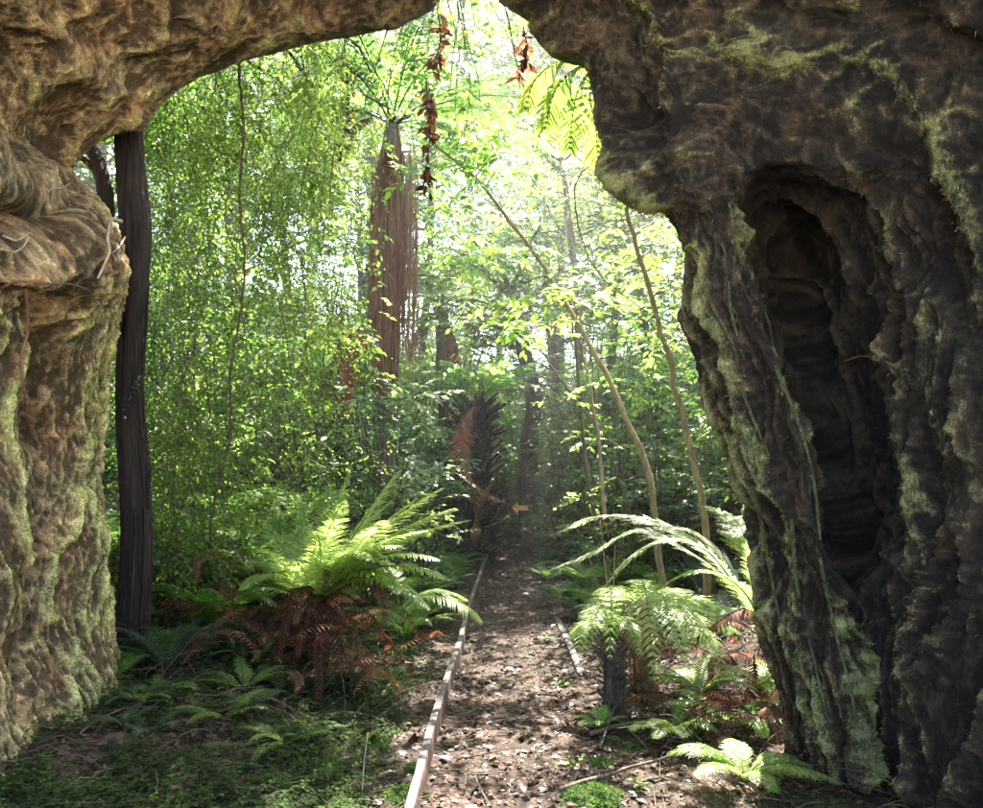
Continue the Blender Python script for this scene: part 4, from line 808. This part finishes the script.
def proto_tfern(h, L, leaf, n=13, dead=4):
    t = thing('tree_fern', (0, 0, -50), 'x', 'tree fern'); o = np.array([0, 0, -50.]); c = o + crom([[0, 0, -.3], [.08, 0, h * .5], [0, 0, h]], 14)
    mb = MB(); mb.tube(c, [.17, .11, .12], 12, rough=.3); part('trunk', mb, B_dark, t)
    for cc in rosette(c[-1], n, L, 42, -32):
        mb = MB(); frond(mb, cc, L * .2, 'lo', 24, .1, .012, float(RS.uniform(.3, .9)), droop=.3, nseg=30); part('frond', mb, leaf, t)
    for cc in rosette(c[-1], dead, L * .8, -30, -85):
        mb = MB(); frond(mb, cc, L * .12, 'comb', 24, .1, .01, float(RS.uniform(.3, .8)), droop=1, nseg=24, pw=.25); part('dead_frond', mb, M_dead, t)
    return t
def proto_fern(L, leaf, n=10):
    t = thing('fern', (0, 0, -50), 'x', 'fern'); o = np.array([0, 0, -50.])
    for cc in rosette(o + [0, 0, .05], n, L, 55, -25):
        mb = MB(); frond(mb, cc, L * .22, 'lo', 20, .1, .006, float(RS.uniform(.3, .8)), nseg=24); part('frond', mb, leaf, t)
    return t
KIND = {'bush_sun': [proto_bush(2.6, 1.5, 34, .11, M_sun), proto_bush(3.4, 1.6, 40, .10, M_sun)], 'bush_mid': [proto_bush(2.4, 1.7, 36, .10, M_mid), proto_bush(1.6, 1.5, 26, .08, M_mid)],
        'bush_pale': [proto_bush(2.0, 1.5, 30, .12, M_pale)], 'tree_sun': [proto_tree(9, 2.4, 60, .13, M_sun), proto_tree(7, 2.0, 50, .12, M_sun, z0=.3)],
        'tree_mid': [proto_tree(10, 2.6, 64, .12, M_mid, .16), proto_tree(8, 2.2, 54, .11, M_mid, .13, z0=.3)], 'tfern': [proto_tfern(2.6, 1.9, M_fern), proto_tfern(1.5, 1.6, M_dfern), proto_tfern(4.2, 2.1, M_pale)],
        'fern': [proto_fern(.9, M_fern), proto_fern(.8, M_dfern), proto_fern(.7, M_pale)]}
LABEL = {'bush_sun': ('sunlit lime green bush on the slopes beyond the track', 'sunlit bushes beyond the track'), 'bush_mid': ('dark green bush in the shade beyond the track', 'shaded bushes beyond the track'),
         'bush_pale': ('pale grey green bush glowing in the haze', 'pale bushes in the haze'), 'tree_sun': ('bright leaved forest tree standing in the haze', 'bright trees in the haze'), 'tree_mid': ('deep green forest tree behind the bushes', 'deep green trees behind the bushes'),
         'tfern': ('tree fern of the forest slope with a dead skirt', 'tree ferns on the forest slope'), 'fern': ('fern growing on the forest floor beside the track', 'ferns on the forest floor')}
used = set()
def place(kind, x, y, sc=1.0, v=None, dz=-.05):
    ps = KIND[kind]; i = RS.randint(len(ps)) if v is None else v; p = ps[i]; lab, grp = LABEL[kind]; loc = gp(x, y, dz); rz = RS.uniform(0, 6.28)
    if (kind, i) not in used:
        used.add((kind, i)); p.location = [float(q) for q in loc]; p.rotation_euler = (0, 0, rz); p.scale = (sc,) * 3; p['label'] = lab; p['group'] = grp
    else: copy_tree(p, loc, rz, sc, lab, grp)
def X_(px, d): return (px - CX) / F * d
for kind, px, d, sc, v in (
    # slopes left
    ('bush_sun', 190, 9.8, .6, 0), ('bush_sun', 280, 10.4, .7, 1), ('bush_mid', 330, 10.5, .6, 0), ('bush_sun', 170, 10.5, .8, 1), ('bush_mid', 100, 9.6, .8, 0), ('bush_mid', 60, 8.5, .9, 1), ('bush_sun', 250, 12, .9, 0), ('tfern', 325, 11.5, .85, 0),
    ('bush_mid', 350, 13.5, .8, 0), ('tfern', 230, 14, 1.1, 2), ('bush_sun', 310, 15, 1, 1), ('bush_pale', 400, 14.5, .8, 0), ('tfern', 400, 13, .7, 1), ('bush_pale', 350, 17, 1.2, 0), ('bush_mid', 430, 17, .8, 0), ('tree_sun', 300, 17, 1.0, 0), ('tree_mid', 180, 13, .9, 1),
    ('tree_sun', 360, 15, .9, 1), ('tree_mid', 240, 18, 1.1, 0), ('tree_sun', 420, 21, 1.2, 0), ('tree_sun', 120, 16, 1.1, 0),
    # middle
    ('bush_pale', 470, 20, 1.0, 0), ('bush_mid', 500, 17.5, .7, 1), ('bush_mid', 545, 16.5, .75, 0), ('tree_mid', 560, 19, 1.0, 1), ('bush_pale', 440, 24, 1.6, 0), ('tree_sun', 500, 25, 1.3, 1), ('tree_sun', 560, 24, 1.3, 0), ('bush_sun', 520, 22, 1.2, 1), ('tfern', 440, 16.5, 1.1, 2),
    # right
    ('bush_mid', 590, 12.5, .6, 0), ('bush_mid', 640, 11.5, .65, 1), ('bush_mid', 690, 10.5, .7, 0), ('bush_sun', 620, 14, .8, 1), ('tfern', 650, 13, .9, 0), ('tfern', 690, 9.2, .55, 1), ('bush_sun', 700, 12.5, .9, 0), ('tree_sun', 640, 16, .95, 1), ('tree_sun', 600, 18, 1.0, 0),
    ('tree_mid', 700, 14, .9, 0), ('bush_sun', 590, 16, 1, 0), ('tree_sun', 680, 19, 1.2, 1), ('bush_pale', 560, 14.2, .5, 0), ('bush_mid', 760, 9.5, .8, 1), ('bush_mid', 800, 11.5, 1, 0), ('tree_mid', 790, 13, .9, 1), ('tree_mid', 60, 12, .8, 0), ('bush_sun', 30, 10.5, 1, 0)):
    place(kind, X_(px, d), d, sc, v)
for px, d, sc, v in ((560, 9.5, .7, 1), (590, 10.2, .9, 0), (625, 9.4, .8, 1), (660, 8.8, .8, 0), (700, 8.2, .8, 1), (735, 7.8, .8, 2), (680, 7.6, .6, 0), (640, 10.8, .9, 2), (430, 10.5, .6, 1), (405, 9.6, .7, 0), (380, 8.6, .7, 2), (350, 8.2, .8, 0), (330, 9.2, .9, 2), (290, 8.6, .9, 0), (255, 8.0, .9, 0), (220, 7.6, .9, 1),
                     (185, 7.4, .9, 0), (150, 7.2, .8, 1), (545, 12.5, .7, 1), (420, 12.5, .7, 0), (495, 15.5, .6, 1), (600, 12.2, 1, 0), (550, 11.2, .55, 0), (310, 7.4, .7, 1), (270, 7.0, .7, 0), (120, 6.6, .8, 0), (725, 6.9, .6, 1), (395, 11.2, .8, 2)):
    place('fern', X_(px, d), d, sc, v)
for k in range(95):
    y = RS.uniform(8.2, 20); side = -1 if RS.rand() < .5 else 1; x = float(xc(y)) + side * (RS.uniform(1.7, 2.4 + y * .33)); far = y > 13
    if -4.2 < x < 0 and y < 11: continue
    kd = ['bush_sun', 'bush_mid', 'bush_sun', 'bush_pale', 'tfern'][RS.choice(5, p=[.34, .22, .2, .16, .08])]
    place(kd, x, y, RS.uniform(.5, .8) * (1 + .05 * (y - 8)) * (.8 if kd == 'tfern' else 1))
for k in range(46):
    y = RS.uniform(18, 34); x = RS.uniform(-.5, .5) * y * 1.0 + 1
    if abs(x - float(xc(y))) < 1.2: x += 2.4
    place(['bush_sun', 'bush_pale', 'bush_mid'][RS.choice(3, p=[.4, .4, .2])], x, y, RS.uniform(1.1, 1.8))
# tree added, crown above the frame, to shade the floor by the near wall
t = thing('tree', gp(-3.4, 8.6), 'added shade tree leaning over the tunnel mouth from the bank behind the leafy curtain', 'tree'); c = crom([gp(-3.4, 8.6, -.2), gp(-3.3, 8.7, 3), gp(-2.9, 8.8, 6), gp(-2.2, 8.8, 8.2)], 30)
mb = MB(); mb.tube(c, [.16, .13, .06], 12, rough=.3); part('trunk', mb, B_brown, t); w_, l_ = MB(), MB(); crown(w_, l_, c[16:], np.stack([RS.uniform(-1.6, -.3, 12), RS.uniform(7.4, 8.6, 12), RS.uniform(6.9, 7.5, 12)], 1), .5, 26, .35, 9, .10, limb_r=.04); part('branch', w_, B_brown, t); part('foliage', l_, M_mid, t)
for k in range(17):
    y = 7.6 + k * .42; place('fern', float(xc(y)) - .92 + RS.normal(0, .1), y, RS.uniform(.5, .8), RS.choice([0, 0, 1, 2])); place('fern', float(xc(y)) + 1.02 + RS.normal(0, .1), y, RS.uniform(.5, .75), RS.choice([0, 0, 1, 2]))
for y, off, k, sc in ((9.2, -1.35, 'bush_sun', .38), (10.4, -1.25, 'bush_pale', .4), (11.6, -1.3, 'bush_sun', .42), (12.6, -1.2, 'bush_mid', .4), (9.6, 1.45, 'bush_sun', .36), (10.9, 1.35, 'bush_pale', .38), (12.0, 1.3, 'bush_sun', .42), (13.2, 1.2, 'bush_mid', .45), (15.6, .7, 'bush_sun', .55), (16.4, -.2, 'bush_sun', .7), (17.0, .9, 'bush_mid', .8),
                       (17.8, -.8, 'bush_sun', .9), (18.5, .4, 'bush_sun', 1.0), (14.6, 1.2, 'tfern', .6), (19.5, 1.8, 'bush_sun', 1.2), (19.8, -1.2, 'bush_sun', 1.2), (13.6, 2.6, 'bush_sun', .8), (12.4, 3.2, 'bush_sun', .8)):
    place(k, float(xc(y)) + off, y, sc)
# high canopy off to the sides (gives the dappled light)
for x, y, sc, k in ((-6.5, 13.5, 1.25, 'tree_mid'), (-3.2, 21, 1.6, 'tree_mid'), (5.5, 15, 1.2, 'tree_mid'), (6.5, 10, 1.0, 'tree_mid'), (-7, 8.5, 1.1, 'tree_mid'), (2.2, 27, 1.6, 'tree_sun'), (-8, 19, 1.6, 'tree_sun'), (8, 20, 1.6, 'tree_sun'), (-1, 32, 1.8, 'tree_mid'), (5, 33, 1.8, 'tree_mid'), (-7, 31, 1.9, 'tree_mid'), (11, 30, 1.9, 'tree_mid'), (-13, 26, 1.9, 'tree_mid')):
    place(k, x, y, sc)
# ------------------------------------------------------------------ rails
m, nt, out = new_mat('weathered_rail'); w0 = wpos(nt, (50, 9, 50)); n1 = noise(nt, 1, 5, w0, .65); n2 = noise(nt, 6, 4, wpos(nt)); gz_ = N(nt, 'ShaderNodeNewGeometry'); sp = N(nt, 'ShaderNodeSeparateXYZ'); nt.links.new(gz_.outputs['Normal'], sp.inputs[0])
cside = ramp(nt, n1, [(.3, (.03, .016, .010)), (.7, (.14, .07, .04))]); ctop = ramp(nt, n1, [(.3, (.022, .020, .018)), (.7, (.075, .068, .060))]); ct = mixc(nt, ramp(nt, n2, [(.55, (0, 0, 0)), (.66, (1, 1, 1))]), ctop, (.10, .12, .04))
cc = mixc(nt, ramp(nt, sp.outputs[2], [(.5, (0, 0, 0)), (.8, (1, 1, 1))]), cside, ct); p = N(nt, 'ShaderNodeBsdfPrincipled', i_Roughness=.8); nt.links.new(cc, p.inputs['Base Color']); nt.links.new(bump(nt, n1, .5, .01), p.inputs['Normal']); nt.links.new(p.outputs[0], out.inputs[0]); RAIL = m
def rail(pts, wd, hh, bury, label):
    c = crom(pts, 90); c[:, 0] += .004 * perlin(c * 2.5); T = norm(np.gradient(c, axis=0)); S = norm(np.cross(T, UP)); prof = [(-.5, 0), (-.5, .86), (-.42, .98), (0, 1.0), (.42, .98), (.5, .86), (.5, 0)]
    V = []; 
    for a, s in zip(c, S):
        for u, v in prof: V.append(a + s * u * wd + UP * (v * hh - bury))
    V = np.array(V); V += RS.normal(0, .0012, V.shape); k = len(prof); q = [[i * k + j, i * k + j + 1, (i + 1) * k + j + 1, (i + 1) * k + j] for i in range(89) for j in range(k - 1)]
    q += [[i * k + k - 1, i * k, (i + 1) * k, (i + 1) * k + k - 1] for i in range(89)]
    mb = MB(); mb.add(V, [np.array(q), np.array([[0, 1, 2], [0, 2, 3], [0, 3, 6], [3, 4, 5], [3, 5, 6]])]); solo('rail', mb, RAIL, c[0], label, 'rail', smooth=False)
rp = [G(px, py) for px, py in ((398, 880), (411, 830), (420, 795), (434, 740), (448, 692), (461, 650), (471, 610), (480, 582), (487, 562))]
for k in range(len(rp)): rp[k][2] = gz_base(rp[k][0], rp[k][1])
rail(rp, .048, .17, .04, 'long weathered tram rail with grey top and rusty side running down the path')
rp2 = [gp(.70, y) for y in (6.2, 6.8, 7.4, 8.0, 8.6)]; rail(rp2, .06, .07, .035, 'short exposed stretch of the second rail, half buried in litter')

# ------------------------------------------------------------------ path sheet, fallen leaves, twigs, moss
def scatter(n, xr, yr, keep=None):
    x = RS.uniform(*xr, n); y = yr[0] + (yr[1] - yr[0]) * RS.uniform(0, 1, n) ** 1.35; z = gz(x, y); P = np.stack([x, y, z], 1)
    if keep is not None: P = P[keep(P)]
    return P
mb = MB(); P = scatter(26000, (-2.9, 3.0), (3.2, 13.5), lambda P: RS.rand(len(P)) < np.clip(1.15 - .32 * np.abs(P[:, 0] - xc(P[:, 1])), .2, 1)); n = len(P)
P[:, 2] += RS.uniform(.004, .02, n); Yv = rdir(n, -.25, .35); nr = UP + RS.normal(0, .5, (n, 3))
var = np.clip(.30 + .25 * fbm(P * 1.5, 2) * 2 + RS.normal(0, .26, n), 0, 1); put(mb, LEAF4, P, Yv, nr, np.exp(RS.normal(-3.45, .42, n)).clip(.012, .085), var, RS.uniform(.6, 1.5, (n, 1)))
solo('fallen_leaves', mb, M_litter, (0, 6, 0), 'brown and grey fallen leaves littering the path and its edges', 'leaf litter', kind='stuff')
mb = MB()
P = scatter(1900, (-2.8, 2.9), (3.3, 12), lambda P: RS.rand(len(P)) < np.clip(.25 + .35 * np.abs(P[:, 0] - .2), 0, 1))
for q in P:
    d = rdir(1, -.1, .25)[0]; L = RS.uniform(.1, .5); mb.tube(wob(q + [0, 0, .012], q + d * L + [0, 0, .012], 5, .12), [RS.uniform(.002, .007), .0015], 4, cap=False)
for _ in range(420):
    sd_ = 1 if RS.rand() < .6 else -1; x0 = RS.uniform(.85, 2.4) if sd_ > 0 else RS.uniform(-2.3, -.8); y0 = RS.uniform(4.3, 7.5); a = gp(x0, y0, .01); d = rdir(1, -.05, .7)[0]; L = RS.uniform(.2, .7); b = a + d * L; b[2] = max(b[2], float(gz(b[0], b[1])[0]) + .02)
    mb.tube(arcto(a, b, RS.uniform(.02, .2), RS.normal(0, .12), 7), [.004, .0015], 3, cap=False, var=RS.rand())
solo('fallen_twigs', mb, B_brown, (0, 6, 0), 'scattered dead twigs lying on the banks', 'twigs', kind='stuff')
# fallen branches crossing the right bank
for k, (a, b, r, lab) in enumerate((((590, 742, 4.7), (742, 705, 4.7), .014, 'thin brown branch lying across the bank under the tree ferns'), ((560, 800, 4.1), (690, 762, 4.2), .012, 'grey fallen stick at the bottom of the bank'), ((620, 690, 4.9), (600, 760, 4.6), .01, 'short mossy stick leaning on the young trunk'))):
    mb = MB(); pa, pb = G(a[0], a[1]), G(b[0], b[1]); mb.tube(wob(pa + [0, 0, .04], pb + [0, 0, .07], 14, .05), [r, r * .6], 7, rough=.2); solo('fallen_branch', mb, B_brown, pa, lab, 'branch')
# shreds of broken litter that fill the gaps between whole leaves
mb = MB(); P = scatter(30000, (-2.9, 3.0), (3.2, 9)); n = len(P); P[:, 2] += RS.uniform(.001, .012, n)
put(mb, KITE, P, rdir(n, -.2, .3), UP + RS.normal(0, .6, (n, 3)), RS.uniform(.006, .02, n), np.clip(RS.normal(.3, .25, n), 0, 1), RS.uniform(.4, 1.4, (n, 1)))
solo('leaf_debris', mb, M_litter, (0, 6, 0), 'crumbled leaf debris between the fallen leaves', 'leaf litter', kind='stuff')
# pale thin grass stalk
g = G(362, 800); mb = MB(); mb.tube(crom([g, at(364, 765, g[1]), at(368, 733, g[1])], 8), [.004, .002], 5); solo('dry_stalk', mb, B_root, g, 'single pale upright dry stalk beside the rail', 'stalk')
# moss cushions: little mounds thick with blades
M_moss = leaf_mat('cushion_moss', [(0, (.02, .04, .008)), (.5, (.05, .09, .014)), (1, (.11, .16, .03))], [(0, (.04, .10, .01)), (.5, (.10, .20, .03)), (1, (.2, .3, .06))], .35, .7, .2)
def cushion(px, py, r, label, group=None):
    g = G(px, py); mb = MB(); n = 14; k = 22; V = []; 
    for i in range(n):
        for j in range(k):
            rr = r * (i / (n - 1)); a = 2 * math.pi * j / k; V.append([rr * math.cos(a), rr * math.sin(a), 0])
    V = np.array(V); q_ = V + g; hh = (1 - (np.hypot(V[:, 0], V[:, 1]) / r) ** 2).clip(0) * r * .38; V = q_ + RS.normal(0, 0, V.shape); V[:, 2] = gz(V[:, 0], V[:, 1]) + hh * (1 + .6 * perlin(V * 14)) - .012 + .01 * perlin(V * 40)
    q = [[i * k + j, i * k + (j + 1) % k, (i + 1) * k + (j + 1) % k, (i + 1) * k + j] for i in range(n - 1) for j in range(k)]; mb.add(V, [np.array(q)], .3)
    m_ = int(5200 * (r / .3) ** 2); a = RS.uniform(0, 6.28, m_); rr = r * np.sqrt(RS.uniform(0, 1.05, m_)); B = np.stack([g[0] + rr * np.cos(a), g[1] + rr * np.sin(a), 0 * a], 1); hb = (1 - (rr / r) ** 2).clip(0) * r * .38
    B[:, 2] = gz(B[:, 0], B[:, 1]) + hb * (1 + .6 * perlin(np.stack([B[:, 0], B[:, 1], B[:, 0] * 0 + g[2]], 1) * 14)) - .006
    put(mb, BLADE, B, rdir(m_, .05, .9), rdir(m_), RS.uniform(.012, .034, m_), np.clip(.5 + .3 * fbm(B * 9, 2) + RS.normal(0, .18, m_), 0, 1), .32)
    solo('moss_cushion', mb, M_moss, g, label, 'moss', group)
for px, py, r, lab in ((592, 800, .17, 'large bright moss cushion at the near edge of the path'), (600, 765, .09, 'small round moss cushion above the large one'), (630, 752, .07, 'moss cushion at the foot of the fallen branch'), (612, 742, .06, 'dark little moss pad by the young trunk'),
                       (405, 800, .13, 'moss mat against the near end of the long rail'), (415, 770, .07, 'strip of moss hugging the rail'), (372, 745, .12, 'yellow green moss mound behind the dry stalk'), (330, 775, .15, 'broad moss mound on the shaded bank floor'), (300, 735, .13, 'moss mound below the dead fern heap'),
                       (350, 805, .10, 'low moss pad at the base of the dry stalk'), (280, 790, .14, 'dim moss mound close to the cave floor'), (395, 690, .06, 'tiny moss tuft by the sunny patch of litter'), (410, 640, .05, 'moss tuft on the rail bend')):
    cushion(px, py, r, lab)
# low creeping cover in the shade at the cave foot
wd, lf = MB(), MB(); P = scatter(7800, (-3.0, -.62), (3.3, 7.4), lambda P: fbm(P * 1.6 + 3, 2) > -.32); m_ = len(P)
twigs(wd, lf, P + [0, 0, .01], rdir(m_, .1, .9), RS.uniform(.08, .34, m_), 12, .028, KITE, .5, 65, .002, var=np.clip(.45 + .3 * fbm(P * 2, 2), 0, 1))
o = solo('undergrowth', lf, M_creep, (-2, 5, 0), 'low creeping greenery carpeting the shaded bank by the cave wall', 'undergrowth', kind='stuff'); part('stem', wd, B_twig, o)
wd, lf = MB(), MB(); P = scatter(5200, (-6, 7), (6.5, 18), lambda P: (np.abs(P[:, 0] - xc(P[:, 1])) > 1.05)); m_ = len(P)
twigs(wd, lf, P, rdir(m_, .2, .95), RS.uniform(.12, .4, m_), 9, .05, KITE, .4, 60, .003, var=np.clip(.5 + .4 * fbm(P * 1.2, 2), 0, 1))
o = solo('undergrowth', lf, M_mid, (0, 9, 0), 'mixed seedlings and herbs covering both banks deeper in the forest', 'undergrowth', kind='stuff'); part('stem', wd, B_twig, o)
for k in range(26):
    x = RS.uniform(-2.45, -1.0); y = RS.uniform(3.9, 5.9); g = gp(x, y); t = thing('fern', g, 'small dim fern on the shaded bank at the foot of the cave wall', 'fern', 'small ferns on the shaded bank by the cave wall'); L = RS.uniform(.2, .38)
    for cc in rosette(g + [0, 0, .03], 7, L, 45, -30): mb = MB(); frond(mb, cc, L * .2, 'lo', 16, .1, .003, float(RS.uniform(.3, .9)), nseg=16); part('frond', mb, M_dfern if k % 3 else M_fern, t)
# seedlings at the path edge
for k, (px, py) in enumerate(((395, 655), (380, 700), (560, 690), (545, 640), (560, 590), (400, 735), (575, 770), (640, 790))):
    g = G(px, py); t = thing('seedling', g, 'tiny broad leaved seedling at the edge of the path', 'seedling', 'seedlings along the path edge'); w_, l_ = MB(), MB(); twigs(w_, l_, np.repeat([g], 5, 0), rdir(5, .3, .9), RS.uniform(.06, .14, 5), 4, .045, LEAF6, .2, 55, .003, var=np.full(5, .7)); part('stem', w_, B_twig, t); part('foliage', l_, M_sun, t)

# ------------------------------------------------------------------ roots, moss tufts and rootlets on the rock
PP, PX, PY, NN, RRR, MO = ROCK
def rock_at(px, py):
    e = np.hypot(PX - px, PY - py) + (PP[..., 1] < 1) * 1e6 + (RRR < 2.5) * 1e6; k = e < 3.0
    if not k.any(): i = np.argmin(e)
    else: i = np.argmin(np.where(k, PP[..., 1], 1e9))
    return PP.reshape(-1, 3)[i], NN.reshape(-1, 3)[i]
def rock_root(pts, r, mat, label, off=.02, cat='root', group=None):
    Q = []
    for px, py in pts:
        p_, n_ = rock_at(px, py); v = norm(np.array([0, 0, CAMZ]) - p_); Q.append(p_ + n_ * off + v * off)
    c = crom(Q, 10 * len(Q)); mb = MB(); mb.tube(c, [r, r * .6], 8, rough=.2); solo('root', mb, mat, c[0], label, cat, group)
rock_root([(119, 219), (110, 222), (105, 235), (106, 250), (100, 262), (94, 275)], .010, B_root, 'thick pale root curling off the ledge beside the dark trunk', .03)
rock_root([(0, 232), (10, 236), (20, 233), (30, 230)], .006, B_root, 'pale root crossing the upper side of the dark hole in the wall')
rock_root([(0, 248), (12, 250), (18, 243), (26, 236)], .006, B_root, 'forked pale root on the lower side of the dark hole')
rock_root([(47, 196), (52, 192), (62, 190), (71, 184)], .005, B_root, 'short whitish root below the notch in the rock')
rock_root([(0, 288), (18, 280), (40, 280), (70, 284), (88, 290)], .006, B_fib, 'thin root running level under the rock ledge')
rock_root([(24, 290), (26, 330), (18, 360), (22, 390), (28, 430), (42, 445)], .008, B_fib, 'reddish root hanging down the cleft of the near wall')
rock_root([(130, 238), (118, 245), (108, 255)], .005, B_root, 'slim tan root beside the curled one')
rock_root([(845, 360), (865, 355), (890, 360), (900, 366)], .006, B_fib, 'orange brown root arched across the dark far wall')
for pts in ([(728, 205), (742, 260), (765, 320), (776, 365)], [(776, 365), (800, 430), (814, 480), (818, 540)], [(708, 300), (735, 350), (748, 400), (770, 460)], [(820, 560), (832, 620), (850, 700), (862, 770)], [(735, 250), (728, 300), (742, 360)], [(790, 520), (796, 590), (815, 660), (832, 740)], [(757, 500), (768, 570), (782, 640)]):
    rock_root(pts, .011, rockmat, 'moss coated root running down the fluted edge of the cave mouth', .004, group='mossy roots down the edge of the cave mouth')
# tufts
M_rmoss = leaf_mat('rock_moss', [(0, (.07, .06, .015)), (.5, (.20, .19, .05)), (1, (.42, .38, .13))], [(0, (.07, .09, .02)), (.5, (.2, .24, .05)), (1, (.36, .4, .1))], .3, .75, .15)
M_hair = leaf_mat('rootlet', [(0, (.06, .035, .02)), (.5, (.20, .125, .075)), (1, (.42, .30, .2))], [(0, (.05, .03, .02)), (.5, (.12, .08, .05)), (1, (.25, .18, .12))], .2, .7, .2)
mask = (PP[..., 1] > 2.6) & (PX > -40) & (PX < 1030) & (PY > -60) & (PY < 850) & (RRR > 1.9)
def tufts(n, cond, lo, hi, wdt, mat, name, label, cat, down):
    ii = np.flatnonzero((mask & cond).ravel()); w = 1.0; ii = RS.choice(ii, n); P = PP.reshape(-1, 3)[ii]; n_ = NN.reshape(-1, 3)[ii]
    P = P + RS.normal(0, .006, P.shape); Y = norm(n_ * .55 + rdir(n) * .55 - UP * down); mb = MB()
    put(mb, BLADE, P - n_ * .008, Y, rdir(n), RS.uniform(lo, hi, n), np.clip(.45 + 1.2 * fbm(P * 5, 2) + RS.normal(0, .15, n), 0, 1), wdt)
    solo(name, mb, mat, (0, 4, 2), label, cat, kind='stuff')
tufts(70000, MO > .20, .007, .022, .26, M_rmoss, 'rock_moss', 'yellow green moss growing on the crests of the cave wall', 'moss', .5)
tufts(24000, MO < .3, .010, .032, .06, M_hair, 'rootlets', 'fine brown rootlets covering the cave rock', 'rootlets', .8)
